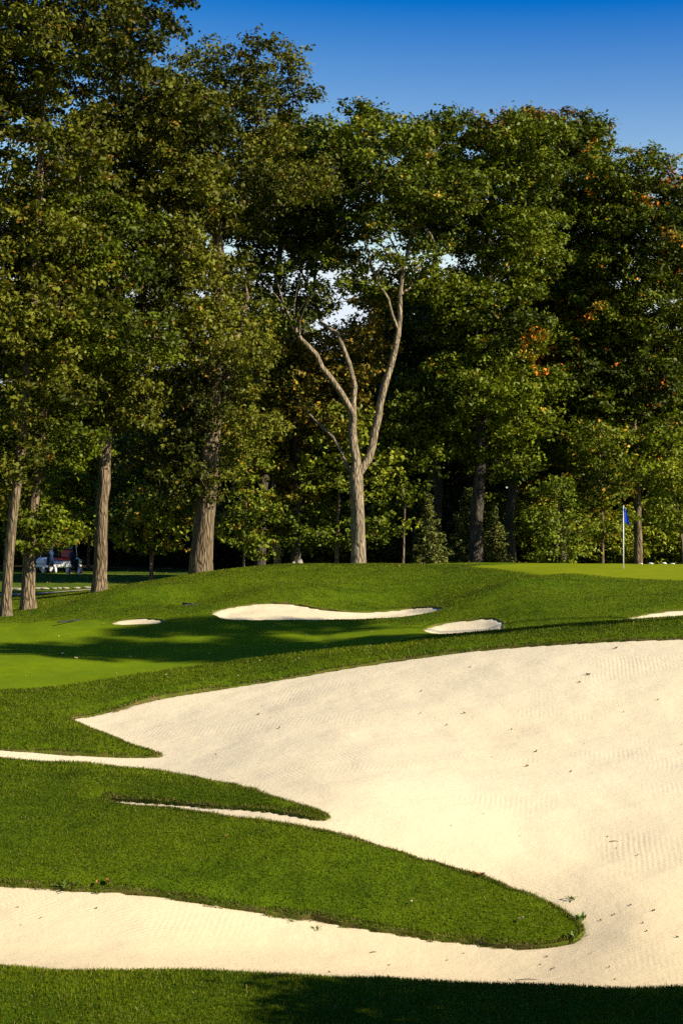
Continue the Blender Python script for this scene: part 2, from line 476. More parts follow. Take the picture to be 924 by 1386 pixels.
def mat_sand():
    t = NT('bunker_sand')
    pos = t.pos()
    big = t.noise(0.25, 3, vec=pos); mid = t.noise(2.0, 5, 0.6, vec=pos); grain = t.noise(42, 3, 0.8, vec=pos); g2 = t.noise(170, 2, 0.7, vec=pos)
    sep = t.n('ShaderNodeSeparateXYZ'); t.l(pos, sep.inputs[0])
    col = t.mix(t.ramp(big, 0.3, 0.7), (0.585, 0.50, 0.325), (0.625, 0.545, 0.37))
    near_tint = t.math('ADD', t.ramp(sep.outputs[1], 34.0, 24.0), t.math('MULTIPLY', t.math('SUBTRACT', big, 0.5), 0.8), clamp=True)  # sand colour turns more golden towards the near end, broken by noise
    col = t.mix(t.math('MULTIPLY', near_tint, 0.8), col, (0.585, 0.455, 0.25))
    col = t.mix(t.math('MULTIPLY', t.ramp(mid, 0.55, 0.8), 0.28), col, (0.50, 0.405, 0.25))
    col = t.mix(t.math('MULTIPLY', t.ramp(grain, 0.55, 0.78), 0.5), col, (0.38, 0.28, 0.15))
    col = t.mix(t.math('MULTIPLY', t.ramp(g2, 0.30, 0.70), 0.30), col, (0.40, 0.31, 0.19))
    # rake furrows, in swept patches
    def rake(rot, loc, dist, seed, lo, hi, rings=False):
        wv = t.n('ShaderNodeTexWave', wave_type='RINGS' if rings else 'BANDS')
        if rings: wv.rings_direction = 'Z'
        else: wv.bands_direction = 'X'
        t.l(t.mapping(pos, (1, 1, 0.0), (0, 0, rot), loc), wv.inputs['Vector'])
        wv.inputs['Scale'].default_value = 3.3; wv.inputs['Distortion'].default_value = dist
        wv.inputs['Detail'].default_value = 2; wv.inputs['Detail Scale'].default_value = 0.35
        m = t.ramp(t.noise(0.42, 2, vec=t.mapping(pos, (0.7, 1.25, 0), (0, 0, 0.25), (seed, seed*2, 0))), lo, hi)
        return t.math('MULTIPLY', wv.outputs['Fac'], m)
    r1 = rake(0.12, (0, 0, 0), 2.5, 3.0, 0.56, 0.72)
    r2 = rake(0, (-3.0, -36.0, 0), 1.5, 17.0, 0.54, 0.70, True)
    r3 = rake(-0.35, (0, 0, 0), 3.0, 41.0, 0.58, 0.74)
    r4 = rake(0, (1.0, -25.0, 0), 2.0, 77.0, 0.54, 0.70, True)
    rk = t.math('ADD', t.math('ADD', r1, r2), t.math('ADD', r3, r4))
    nrm = t.bump(t.math('ADD', mid, t.math('MULTIPLY', big, 0.5)), 0.10, 0.28)
    nrm = t.bump(rk, 0.016, 0.17, nrm)
    nrm = t.bump(t.math('ADD', t.math('MULTIPLY', grain, 0.7), t.math('MULTIPLY', g2, 0.3)), 0.025, 0.5, nrm)
    return t.fin(t.principled(col, 0.95, 0.05, nrm))

def mat_leaf(name, trans=0.28, rough=0.5, spec=0.3):
    t = NT(name)
    a = t.attr('col')
    p = t.principled(a.outputs['Color'], rough, spec)
    tr = t.n('ShaderNodeBsdfTranslucent')
    t.l(t.mix(1.0, a.outputs['Color'], (1.25, 1.2, 0.5), 'MULTIPLY'), tr.inputs['Color'])
    m = t.n('ShaderNodeMixShader'); m.inputs[0].default_value = trans
    t.l(p, m.inputs[1]); t.l(tr.outputs[0], m.inputs[2])
    return t.fin(m.outputs[0])

def mat_bark(name, c0, c1):
    t = NT(name)
    tc = t.n('ShaderNodeTexCoord').outputs['Object']
    v = t.n('ShaderNodeTexVoronoi', feature='DISTANCE_TO_EDGE'); t.l(t.mapping(tc, (11, 11, 1.7)), v.inputs['Vector']); v.inputs['Scale'].default_value = 1.0
    nz = t.noise(1.0, 5, 0.7, vec=t.mapping(tc, (16, 16, 4))); bg = t.noise(1.1, 3, vec=tc)
    crack = t.ramp(v.outputs['Distance'], 0.0, 0.22)
    col = t.mix(nz, c0, c1)
    col = t.mix(t.math('MULTIPLY', t.math('SUBTRACT', 1.0, crack), 0.75), col, tuple(k*0.3 for k in c0))
    col = t.mix(t.math('MULTIPLY', t.ramp(bg, 0.5, 0.75), 0.4), col, (0.16, 0.15, 0.10))
    h = t.math('ADD', crack, t.math('MULTIPLY', nz, 0.6))
    return t.fin(t.principled(col, 0.9, 0.1, t.bump(h, 0.05, 0.9)))

M_TURF = mat_turf(); M_SAND = mat_sand()
M_LEAF = mat_leaf('oak_leaves', 0.15, 0.5, 0.10); M_BLADE = mat_leaf('grass_blades', 0.25, 0.65, 0.06)
M_NEEDLE = mat_leaf('spruce_needles', 0.08, 0.6, 0.2)
M_BARK = mat_bark('oak_bark', (0.125, 0.088, 0.050), (0.29, 0.215, 0.13))
M_BARKP = mat_bark('pale_bark', (0.21, 0.16, 0.105), (0.42, 0.33, 0.215))
M_BARKD = mat_bark('dark_bark', (0.045, 0.037, 0.028), (0.12, 0.10, 0.075))

# ------------------------------------------------------------------ build ground sheets
def build_ground():
    ny, nx = XX.shape
    idx = np.arange(ny*nx).reshape(ny, nx)
    q = np.stack([idx[:-1, :-1], idx[:-1, 1:], idx[1:, 1:], idx[1:, :-1]], -1).reshape(-1, 4)
    s = SDR.ravel()
    ins = s > 0
    cnt = ins[q].sum(1)
    V = [np.stack([XX.ravel(), YY.ravel(), ZG.ravel()], 1)]
    full = q[cnt == 0]
    mixed = q[(cnt > 0) & (cnt < 4)]
    base = ny*nx
    newv = []; tris = []; emap = {}; segs = []
    xs, ys, zs = XX.ravel(), YY.ravel(), ZG.ravel()
    def cut(a, b):
        key = (a, b) if a < b else (b, a)
        if key in emap: return emap[key]
        a, b = key
        t = s[a]/(s[a]-s[b])
        newv.append((a, b, t)); i = base+len(newv)-1
        emap[key] = i; return i
    for qd in mixed:
        for tri in ((qd[0], qd[1], qd[2]), (qd[0], qd[2], qd[3])):
            poly = []; cuts = []
            for i in range(3):
                a, b = int(tri[i]), int(tri[(i+1) % 3])
                if not ins[a]: poly.append(a)
                if ins[a] != ins[b]:
                    k = cut(a, b); poly.append(k); cuts.append(k)
            for i in range(1, len(poly)-1): tris.append((poly[0], poly[i], poly[i+1]))
            if len(cuts) == 2:
                segs.append((cuts[0], cuts[1]))
    nv = np.array([(a, b) for a, b, t in newv]); tt = np.array([t for a, b, t in newv])
    def lerp(A):
        A = A.ravel(); return A[nv[:, 0]]*(1-tt)+A[nv[:, 1]]*tt
    cutV = np.stack([lerp(XX), lerp(YY), lerp(ZG)], 1)
    # the cut lip curls down: a skirt ring under it
    sk = cutV.copy(); sk[:, 2] -= 0.20
    nc = len(cutV)
    segs = np.array(segs)
    mid = (cutV[segs[:, 0]-base]+cutV[segs[:, 1]-base])/2; dv = cutV[segs[:, 1]-base]-cutV[segs[:, 0]-base]
    e_ = 0.06
    gx = bil(SDR, mid[:, 0]+e_, mid[:, 1])-bil(SDR, mid[:, 0]-e_, mid[:, 1]); gy = bil(SDR, mid[:, 0], mid[:, 1]+e_)-bil(SDR, mid[:, 0], mid[:, 1]-e_)
    fl = (-dv[:, 1]*gx+dv[:, 0]*gy) < 0
    segs[fl] = segs[fl][:, ::-1]
    skq = np.stack([segs[:, 0]+nc, segs[:, 1]+nc, segs[:, 1]+2*nc, segs[:, 0]+2*nc], 1)
    Vall = np.concatenate([V[0], cutV, cutV, sk])
    def att(A, fill=None):
        l = lerp(A); k = l if fill is None else np.full(nc, fill); return np.concatenate([A.ravel(), k, k, k])
    quads = np.concatenate([full, skq])
    used = np.zeros(len(Vall), bool); used[quads.ravel()] = True
    tr = np.array(tris); used[tr.ravel()] = True
    remap = np.cumsum(used)-1
    g = mesh_np('grass_ground', Vall[used], remap[quads], remap[tr], M_TURF, attrs={
        'fair': att(FAIR)[used], 'green': att(GREEN)[used], 'lawn': att(LAWN)[used], 'litter': att(LITTER)[used], 'edge': att(np.clip(-SDR, 0, 3), 0.0)[used]})
    tag(g, 'rolling mown green turf of the golf hole, mounds and fairway', 'ground', kind='structure')
    labels = ['great pale raked sand bunker filling the right foreground below the turf collar',
              'long white sand bunker cut into the front of the middle mound',
              'small white sand bunker low on the slope right of the long mound bunker',
              'thin sliver of sand bunker at the right edge below the green',
              'tiny sliver of sand bunker at the left foot of the mound']
    for k in range(5):
        sd = SDs[k].ravel()
        fq = q[(sd[q] > -0.28).any(1)]
        u = np.unique(fq); rm = np.full(ny*nx, -1); rm[u] = np.arange(len(u))
        Vs = np.stack([xs, ys, ZS.ravel()], 1)[u]
        o = mesh_np('sand_bunker', Vs, rm[fq], None, M_SAND)
        tag(o, labels[k], 'sand bunker', 'sand bunkers of the golf hole', 'structure')
build_ground()

# ------------------------------------------------------------------ grass blades
def blades():
    spec = [  # y0,y1,density,height,width
        (19.8, 23.2, 2500, 0.055, 0.0085), (26.8, 34.2, 1800, 0.052, 0.010), (34.2, 42.2, 1000, 0.065, 0.013), (42.2, 48.5, 640, 0.065, 0.015), (48.5, 68.5, 520, 0.045, 0.018),
        (19.8, 23.2, 3500, 0.062, 0.009), (26.8, 34.2, 4500, 0.060, 0.009), (34.2, 42.2, 2600, 0.060, 0.012), (42.2, 48.5, 1800, 0.060, 0.014)]
    Vs = []; Ts = []; Cs = []; n0 = 0
    for si, (y0, y1, den, hh, ww) in enumerate(spec):
        xm = 0.205*y1+0.8
        n = int(den*(y1-y0)*2*xm)
        x = RNG.uniform(-xm, xm, n); y = RNG.uniform(y0, y1, n)
        s = bil(SDR, x, y); fr = bil(FAIR, x, y); gr = bil(GREEN, x, y)
        keep = (s < (0.01 if si < 5 else 0.09)) & (np.abs(x) < 0.205*y+0.8) & (fr < 0.5) & (gr < 0.5)
        if si > 4: keep &= (s > -0.16+0.08*vnoise(x, y, 3.0, 56)) & (s < 0.03+0.05*(vnoise(x, y, 5.0, 57) > 0.7))
        # ragged thinning by the sand
        keep &= ~((s > -0.10) & (RNG.random(n) < 0.35*(vnoise(x, y, 2.3, 55) > 0.45)))
        x, y, s = x[keep], y[keep], s[keep]; n = len(x)
        z = np.where(s > 0, bil(ZS, x, y), bil(ZG, x, y))-0.01
        patch = vnoise(x, y, 0.45, 76)*0.4+vnoise(x, y, 1.3, 77)*0.35+vnoise(x, y, 4.0, 78)*0.25
        h = hh*np.where(RNG.random(n) < .04, 1.5, 1.0)*RNG.uniform(0.5, 1.25, n)*(0.75+0.5*patch); w = ww*RNG.uniform(0.6, 1.2, n)
        an = RNG.uniform(0, 2*np.pi, n); lean = np.abs(RNG.normal(0.0, 0.55, n)); la = RNG.uniform(0, 2*np.pi, n)
        dx, dy = np.cos(an)*w/2, np.sin(an)*w/2
        lx, ly = np.cos(la)*lean, np.sin(la)*lean
        b = np.stack([x, y, z], 1)
        p0 = b+np.stack([-dx, -dy, 0*dx], 1); p1 = b+np.stack([dx, dy, 0*dx], 1)
        md = b+np.stack([lx*h*0.4, ly*h*0.4, h*0.62], 1)
        p2 = md+np.stack([dx, dy, 0*dx], 1)*0.8; p3 = md-np.stack([dx, dy, 0*dx], 1)*0.8
        tp = b+np.stack([lx*h, ly*h, h*np.maximum(0.25, 1-0.3*lean)], 1)
        V = np.stack([p0, p1, p2, p3, tp], 1).reshape(-1, 3)
        i = n0+np.arange(n)*5
        Ts.append(np.concatenate([np.stack([i, i+1, i+2], 1), np.stack([i, i+2, i+3], 1), np.stack([i+3, i+2, i+4], 1)]))
        r = RNG.random(n)
        c0 = np.array([0.022, 0.040, 0.0012]); c1 = np.array([0.145, 0.180, 0.005])
        t = np.clip(0.85*r**1.7+1.1*(patch-0.45), 0, 1)[:, None]
        col = c0*(1-t)+c1*t
        dry = RNG.random(n) < np.where(s > -0.10, 0.28, 0.03)
        col[dry] = np.array([0.24, 0.19, 0.07])*RNG.uniform(0.6, 1.2, (dry.sum(), 1))
        Cs.append(np.repeat(col, 5, 0)); Vs.append(V); n0 += n*5
    o = mesh_np('rough_grass', np.concatenate(Vs), None, np.concatenate(Ts), M_BLADE, smooth_sh=False, col=np.concatenate(Cs))
    tag(o, 'short dense green rough grass on the mounds and bunker edges', 'grass', kind='stuff')
blades()

# ------------------------------------------------------------------ trees
def leaf_mesh(centers, normals, L, Wd, rng):
    """bent diamond leaves; returns verts, quads"""
    n = len(centers)
    r = rng.normal(size=(n, 3)); nn = normals/np.maximum(np.linalg.norm(normals, axis=1, keepdims=True), 1e-6)
    u = np.cross(nn, r); u /= np.maximum(np.linalg.norm(u, axis=1, keepdims=True), 1e-6)
    v = np.cross(nn, u)
    L = L[:, None]; Wd = Wd[:, None]
    a = centers-u*L*0.5; b = centers+v*Wd*0.5+nn*Wd*0.16-u*L*0.05; cc = centers+u*L*0.5-nn*L*0.12; d = centers-v*Wd*0.5+nn*Wd*0.16-u*L*0.05
    V = np.stack([a, b, cc, d], 1).reshape(-1, 3)
    i = np.arange(n)*4
    return V, np.stack([i, i+1, i+2, i+3], 1)

PAL = {
    'olive': [(0.020, 0.027, 0.002), (0.145, 0.150, 0.012)],
    'green': [(0.022, 0.034, 0.002), (0.140, 0.170, 0.007)],
    'lime': [(0.080, 0.110, 0.006), (0.24, 0.26, 0.018)],
    'yellow': [(0.10, 0.105, 0.010), (0.30, 0.24, 0.020)],
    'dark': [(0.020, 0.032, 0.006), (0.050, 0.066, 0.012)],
    'rust': [(0.050, 0.052, 0.005), (0.190, 0.145, 0.015)],
}
def sample_env(env, rng, dmin, nmax, bough):
    """clump centres inside a union of ellipsoids, kept dmin apart"""
    env = np.array(env)          # cx,cy,cz,rx,ry,rz
    vol = env[:, 3]*env[:, 4]*env[:, 5]; pr = vol**0.7; pr = pr/pr.sum()
    bc = []; fails = 0
    while len(bc) < 140 and fails < 400:
        e = env[rng.choice(len(env), p=pr)]
        d = rng.normal(size=3); d /= np.linalg.norm(d)
        p = e[:3]+d*e[3:]*(rng.random()**0.42)*rng.uniform(0.85, 1.06)
        if bc and (np.sqrt((((np.array(bc)-p)*np.array([1, 1, 1.35]))**2).sum(1)).min() < bough*1.28): fails += 1; continue
        bc.append(p); fails = 0
    bc = np.array(bc); br = bough*rng.uniform(0.72, 1.28, len(bc))
    pts = np.zeros((nmax, 3)); n = 0; fails = 0
    while n < nmax and fails < 900:
        k = rng.integers(len(bc))
        d = rng.normal(size=3); d /= np.linalg.norm(d)
        p = bc[k]+d*br[k]*np.array([1, 1, 0.58])*(rng.random()**0.45)
        if n and (np.sum((pts[:n]-p)**2, 1).min() < dmin*dmin): fails += 1; continue
        pts[n] = p; n += 1; fails = 0
    return pts[:n]

def tube_chains(pos, par, rad, minr=0.0, thick_n=14):
    n = len(pos); kids = [[] for _ in range(n)]
    for i in range(n):
        if par[i] >= 0: kids[par[i]].append(i)
    V = []; Q = []; nv = 0
    stack = [(0, -1)]
    while stack:
        st, pr = stack.pop()
        chain = [] if pr < 0 else [pr]
        cur = st
        while True:
            chain.append(cur)
            ks = kids[cur]
            if not ks: break
            m = max(ks, key=lambda k: rad[k])
            for k in ks:
                if k != m: stack.append((k, cur))
            cur = m
        if len(chain) < 2: continue
        pts = pos[chain].copy(); rr = rad[chain].copy()
        if pr >= 0: rr[0] = min(rr[0], rr[1]*1.25)
        if rr.max() < minr: continue
        ns = thick_n if rr.max() > 0.12 else (7 if rr.max() > 0.04 else 4)
        tg = np.gradient(pts, axis=0); tg /= np.maximum(np.linalg.norm(tg, axis=1, keepdims=True), 1e-9)
        u = np.cross(tg[0], (0.3, 1, 0.1)); u /= np.linalg.norm(u)
        ang = np.arange(ns)*2*np.pi/ns
        for i in range(len(pts)):
            u = u-tg[i]*np.dot(u, tg[i]); u /= np.linalg.norm(u)+1e-9
            w = np.cross(tg[i], u)
            lump = 1+0.07*np.sin(ang*3+pts[i, 2]*1.3)+0.05*np.sin(ang*5-pts[i, 2]*2.1) if rr[i] > 0.1 else 1.0
            V.append(pts[i]+(rr[i]*lump*np.cos(ang))[:, None]*u+(rr[i]*lump*np.sin(ang))[:, None]*w)
        k = np.arange(ns); k2 = (k+1) % ns
        for i in range(len(pts)-1):
            Q.append(np.stack([nv+i*ns+k, nv+i*ns+k2, nv+(i+1)*ns+k2, nv+(i+1)*ns+k], 1))
        nv += len(pts)*ns
    return np.concatenate(V), np.concatenate(Q)

def grow(limbs, env, rng, clump_d=0.68, clump_r=0.52, twigs=8, per=14, leaf=0.2, pal='olive', accent=None, acc_p=0.0, nmax=900, voids=0, bough=1.3,
         spot=None, trunk_min=0.011, bare=None):
    """limbs: list of (parent_limb, parent_index, [(x,y,z,r)...]). Returns trunk (V,Q) and crown (V,Q,col)."""
    pos = []; par = []; rmin = []; first = {}
    for li, (pl, pi, pts) in enumerate(limbs):
        prev = -1 if pl is None else first[(pl, pi)]
        last = None
        for k, (x, y, z, r) in enumerate(pts):
            p = np.array([x, y, z])
            if prev >= 0:
                a = pos[prev]; ra = rmin[prev] if k else r*1.1
                m = max(1, int(np.linalg.norm(p-a)/0.55))
                for s in range(1, m+1):
                    f = s/m
                    q = a*(1-f)+p*f
                    if s < m: q = q+rng.normal(size=3)*(0.012 if li == 0 else min(0.05, 0.25*r+.015))
                    pos.append(q); par.append(prev); rmin.append(ra*(1-f)+r*f); prev = len(pos)-1
            else:
                pos.append(p); par.append(-1); rmin.append(r); prev = 0
            first[(li, k)] = prev
    ntr = len(pos)
    cl = sample_env(env, rng, clump_d, nmax, bough)
    tr = np.array(pos)
    o = np.argsort(np.min(np.linalg.norm(cl[:, None]-tr[None], axis=2), axis=1))
    cl = cl[o]
    zmin_attach = bare if bare is not None else tr[0, 2]+1.5
    PP = np.zeros((60000, 3)); PP[:ntr] = tr; n = ntr
    for cc in cl:
        d = cc-PP[:n]; dist = np.linalg.norm(d, axis=1)+1e-6
        cost = dist*(1+0.9*np.clip(-d[:, 2]/dist, 0, 1))+np.where(PP[:n, 2] < zmin_attach, 50, 0)
        j = int(np.argmin(cost)); a = PP[j].copy()
        L = dist[j]; m = max(1, int(L/0.5)); pv = j
        side = rng.normal(size=3)*0.10*L
        for s in range(1, m+1):
            f = s/m
            q = a*(1-f)+cc*f+side*math.sin(math.pi*f)*0.8+np.array([0, 0, 0.10*L*math.sin(math.pi*f)])
            PP[n] = q; par.append(pv); rmin.append(trunk_min); pv = n; n += 1
    pos = PP[:n].copy(); rad = np.array(rmin); acc = np.zeros(n)
    for i in range(n-1, 0, -1):
        me = max(rad[i]**2.4, acc[i], trunk_min**2.4)
        rad[i] = me**(1/2.4) if i >= ntr else max(rad[i], min(me**(1/2.4), rad[i]*1.05))
        if par[i] >= 0: acc[par[i]] += rad[i]**2.4
    tv, tq = tube_chains(pos, par, rad)
    # leaves: clump -> twig -> leaf
    nc = len(cl)
    R = clump_r*rng.uniform(0.75, 1.3, nc)
    tw_d = rng.normal(size=(nc, twigs, 3)); tw_d /= np.linalg.norm(tw_d, axis=2, keepdims=True)
    tw_d[..., 2] = np.where(tw_d[..., 2] < -0.3, tw_d[..., 2]*0.5, tw_d[..., 2])
    tw = cl[:, None]+tw_d*(R[:, None, None]*rng.uniform(0.45, 1.0, (nc, twigs, 1)))*np.array([1, 1, 0.72])
    lo = rng.normal(size=(nc, twigs, per, 3))*np.array([0.15, 0.15, 0.10])*(leaf/0.2)**0.5
    lc = (tw[:, :, None]+lo).reshape(-1, 3)
    nrm = (0.55*np.repeat(tw_d.reshape(-1, 3), per, 0)+np.array([0.05, -0.10, 0.55])+rng.normal(size=(nc*twigs*per, 3))*0.55)
    nl = len(lc)
    Ls = leaf*rng.uniform(0.65, 1.25, nl)
    V, Q = leaf_mesh(lc, nrm, Ls, Ls*rng.uniform(0.5, 0.72, nl), rng)
    a, b = np.array(PAL[pal][0]), np.array(PAL[pal][1])
    tclump = np.repeat(rng.random(nc), twigs*per); ttw = np.repeat(rng.random(nc*twigs), per)
    pl = vnoise(lc[:, 0]+lc[:, 1]*.4, lc[:, 2]*1.3, 0.42, 12)
    t = np.clip(0.28*tclump+0.30*ttw+0.55*rng.random(nl)+0.95*(pl-0.5)-0.14, 0, 1)[:, None]
    col = a*(1-t)+b*t
    if accent:
        ac = np.array(accent)
        mk = np.repeat(rng.random(nc*twigs) < acc_p*2.0, per) & (rng.random(nl) < 0.45)
        mk |= rng.random(nl) < acc_p*0.4
        col[mk] = ac*rng.uniform(0.6, 1.15, (mk.sum(), 1))
    for (sx, sy, sz, sr, sc) in (spot or []):
        dd = np.linalg.norm((lc-np.array([sx, sy, sz]))*np.array([1, 0.35, 1]), axis=1)
        mk = (dd < sr) & (rng.random(nl) < 0.95*(1-0.5*dd/sr))
        col[mk] = np.array(sc)*rng.uniform(0.6, 1.2, (mk.sum(), 1))
    return (tv, tq), (V, Q, np.repeat(col, 4, 0))

def put_tree(name, label, cat, base, wood, crown, bark, group=None, leafmat=None):
    root = empty(name, base, label, cat, group)
    b = np.array(base)
    mesh_np('trunk', wood[0]-b, wood[1], None, bark, root)
    mesh_np('crown', crown[0]-b, crown[1], None, leafmat or M_LEAF, root, smooth_sh=False, col=crown[2])
    return root

def img_tree(name, label, Y, trunk, env, seed, bark=M_BARK, limbs=(), group=None, depth=0.95, dy=0.0, spots=(), side=0, base=None, cat='tree', **kw):
    """trunk: [(px,py,radius m)], env: [(px,py,rx px,rz px[,dY])] measured at distance Y"""
    s = Y/F
    x0 = (trunk[0][0]-CX)*s
    zb = float(zground(x0, Y))
    pts = []
    for i, (px, py, r) in enumerate(trunk):
        p = P(px, py, Y)
        if i == 0: pts.append((p[0], Y, zb-0.25, r*(1.55 if r < .35 else 1.15))); pts.append((p[0], Y, zb+0.10, r*(1.28 if r < .35 else 1.09))); pts.append((p[0]*0.9+0.1*(trunk[1][0]-CX)*s, Y, zb+0.55, r*1.03))
        else: pts.append((p[0], Y+dy*i/len(trunk), p[2], r))
    LB = [(None, 0, pts)]
    for pl, pi, lp in limbs:
        LB.append((pl, pi, [((px-CX)*(Y+d)/F, Y+d, CAMH-(py-CY)*Y/F, r) for px, py, d, r in lp]))
    if side:
        rs_ = np.random.default_rng(seed+500)
        for li in range(1, len(LB)):
            lp = LB[li][2]
            for k in range(2, len(lp)):
                for q in range(side):
                    x, y, z, r = lp[k]
                    if z < 13.2 or k < len(lp)-3: continue
                    along = np.array(lp[k][:3])-np.array(lp[k-1][:3]); along /= np.linalg.norm(along)+1e-6
                    d = along*.8+rs_.normal(size=3)*np.array([.8, .6, .2])+np.array([0, 0, .5]); d /= np.linalg.norm(d); L = rs_.uniform(1.0, 2.2)
                    b0 = np.array([x, y, z]); bend = along*.12*L
                    LB.append((li, k, [(*(b0+d*L*.3+bend), max(.02, r*.5)), (*(b0+d*L*.65+bend), max(.014, r*.3)), (*(b0+d*L+np.array([0, 0, .12*L])), .009)]))
    E = []
    for e in env:
        px, py, rx, rz = e[:4]; d = e[4] if len(e) > 4 else 0.0
        c0 = P(px, py, Y); rxm, rzm = rx*s, rz*s
        E.append((c0[0], Y+d, c0[2], max(0.2, rxm-0.32), max(0.2, min(rxm*depth, 4.2)-0.3), max(0.2, rzm-0.25)))
    sp = [((px-CX)*s, Y+d, CAMH-(py-CY)*s, r, cc) for px, py, d, r, cc in spots]
    rng = np.random.default_rng(seed)
    wood, crown = grow(LB, E, rng, spot=sp, **kw)
    return put_tree(name, label, cat, (x0, Y, zb), wood, crown, bark, group)

RUSTY = (0.24, 0.13, 0.02); ORANGE = (0.60, 0.19, 0.015); GOLD = (0.38, 0.24, 0.02); RED = (0.13, 0.045, 0.012)

img_tree('oak_tree', 'tall oak at the far left edge, slightly leaning trunk, crown cut by photo top', 60,
    [(8, 834, .175), (14, 740, .165), (20, 680, .16), (30, 600, .15), (42, 450, .15), (52, 280, .13), (60, 100, .09), (66, -60, .04)],
    [(40, 30, 190, 110), (150, 50, 95, 85), (50, -90, 170, 90), (30, 180, 130, 110), (-60, 330, 130, 150), (40, 400, 110, 120), (20, 520, 90, 90), (-40, 620, 70, 80), (15, 640, 42, 45, -.6), (18, 600, 50, 60, -.8)], 1,
    pal='olive', accent=RUSTY, acc_p=0.015, voids=15, nmax=900, leaf=.19, bare=6.0)
img_tree('oak_tree', 'stout short visible oak trunk with leafy sprouts, second trunk from the left edge', 62.5,
    [(38, 823, .24), (40, 760, .22), (46, 680, .19), (58, 560, .18), (80, 430, .14), (100, 310, .09), (110, 230, .04)],
    [(100, 330, 90, 90), (100, 450, 95, 90), (60, 560, 60, 60), (42, 690, 46, 32), (52, 735, 44, 30, -.5), (44, 700, 44, 36, -.6), (20, 640, 40, 40)], 2,
    pal='green', accent=RUSTY, acc_p=0.010, voids=6, leaf=.17, bare=4.3)
img_tree('oak_tree', 'oak with slim bare straight trunk standing at the left foot of the mound', 66,
    [(135, 808, .25), (138, 700, .235), (142, 615, .215), (150, 545, .20), (168, 490, .18), (190, 440, .16), (198, 330, .13), (205, 220, .10), (205, 130, .05)],
    [(190, 200, 115, 105), (130, 300, 100, 90), (200, 330, 80, 90), (160, 430, 95, 85), (140, 540, 75, 62), (190, 540, 50, 50)], 3,
    pal='olive', accent=RUSTY, acc_p=0.010, voids=10, nmax=900, leaf=.185, bare=7.2)
img_tree('oak_tree', 'massive oak with the thickest trunk, leafy almost to the ground behind the mound', 68.5,
    [(272, 800, .43), (275, 730, .41), (281, 660, .38), (287, 560, .34), (293, 440, .27), (296, 340, .21), (287, 265, .16), (300, 170, .11), (330, 95, .05)],
    [(325, 138, 90, 82), (240, 175, 80, 75), (370, 250, 60, 70), (270, 280, 110, 105), (275, 410, 88, 105), (275, 530, 78, 95), (287, 500, 46, 120, -1.3), (268, 610, 58, 60), (290, 640, 30, 28)], 4,
    pal='olive', accent=RUSTY, acc_p=0.010, voids=12, nmax=900, leaf=.165, bare=5.5,
    limbs=[(0, 4, [(315, 480, .3, .13), (335, 400, .6, .08)])])
img_tree('oak_tree', 'forked oak with pale bare limbs spreading in a V behind the centre of the mound', 76,
    [(485, 795, .33), (485, 740, .31), (484, 690, .295), (481, 645, .29)],
    [(480, 228, 112, 78), (412, 275, 76, 76), (385, 436, 36, 36, -1.0), (425, 405, 40, 30, .6), (410, 365, 46, 34), (475, 370, 44, 34), (520, 392, 30, 24, 1.6), (572, 372, 30, 26, 1.5), (548, 350, 48, 40), (590, 270, 48, 60), (425, 195, 52, 50), (552, 232, 46, 62), (560, 310, 45, 46), (500, 300, 50, 55), (440, 345, 60, 42), (395, 400, 30, 34), (450, 400, 40, 34), (520, 355, 60, 34), (470, 300, 80, 55)], 5,
    bark=M_BARKP, pal='green', accent=GOLD, acc_p=0.015, side=2, voids=15, nmax=900, bare=8.5, leaf=0.19,
    limbs=[(0, 5, [(478, 600, 0, 0.185), (478, 562, 0, 0.172), (463, 535, -.3, 0.129), (447, 512, -.5, 0.120), (428, 482, -.8, 0.107), (405, 460, -1.2, 0.086), (398, 445, -1.3, 0.065), (385, 420, -1.4, 0.043)]),
           (1, 1, [(480, 522, .3, 0.112), (473, 493, .4, 0.103), (457, 450, .6, 0.090), (434, 434, .8, 0.077), (424, 400, 1.0, 0.065), (430, 330, 1.0, 0.047), (440, 250, 1, 0.030)]),
           (0, 5, [(499, 620, .1, 0.172), (512, 564, .2, 0.159), (523, 512, .3, 0.146), (533, 476, .3, 0.133), (541, 428, .3, 0.112), (541, 398, .3, 0.099), (545, 366, .3, 0.082), (556, 320, .3, 0.060), (560, 240, .3, 0.034)]),
           (3, 3, [(538, 445, 0, 0.069), (525, 405, -.3, 0.060), (509, 382, -.6, 0.052), (495, 340, -.8, 0.039), (480, 240, -.8, 0.026)]),
           (3, 5, [(556, 385, .8, 0.052), (575, 360, 1.2, 0.043), (590, 330, 1.3, 0.030)]),
           (3, 7, [(536, 325, .1, 0.043), (522, 280, 0, 0.030), (515, 215, 0, 0.017)]), (3, 8, [(580, 290, .6, 0.034), (598, 235, .8, 0.017)]), (3, 6, [(528, 355, -.3, 0.034), (505, 310, -.5, 0.026), (490, 290, -.5, 0.013)]),
           (2, 4, [(410, 370, 1.1, 0.039), (395, 310, 1.2, 0.026), (385, 250, 1.2, 0.013)]), (2, 5, [(450, 310, .8, 0.034), (470, 260, .8, 0.017)]),
           (0, 5, [(470, 632, .3, 0.086), (450, 590, .9, 0.073), (424, 564, 1.5, 0.060), (395, 535, 2.2, 0.039)])])
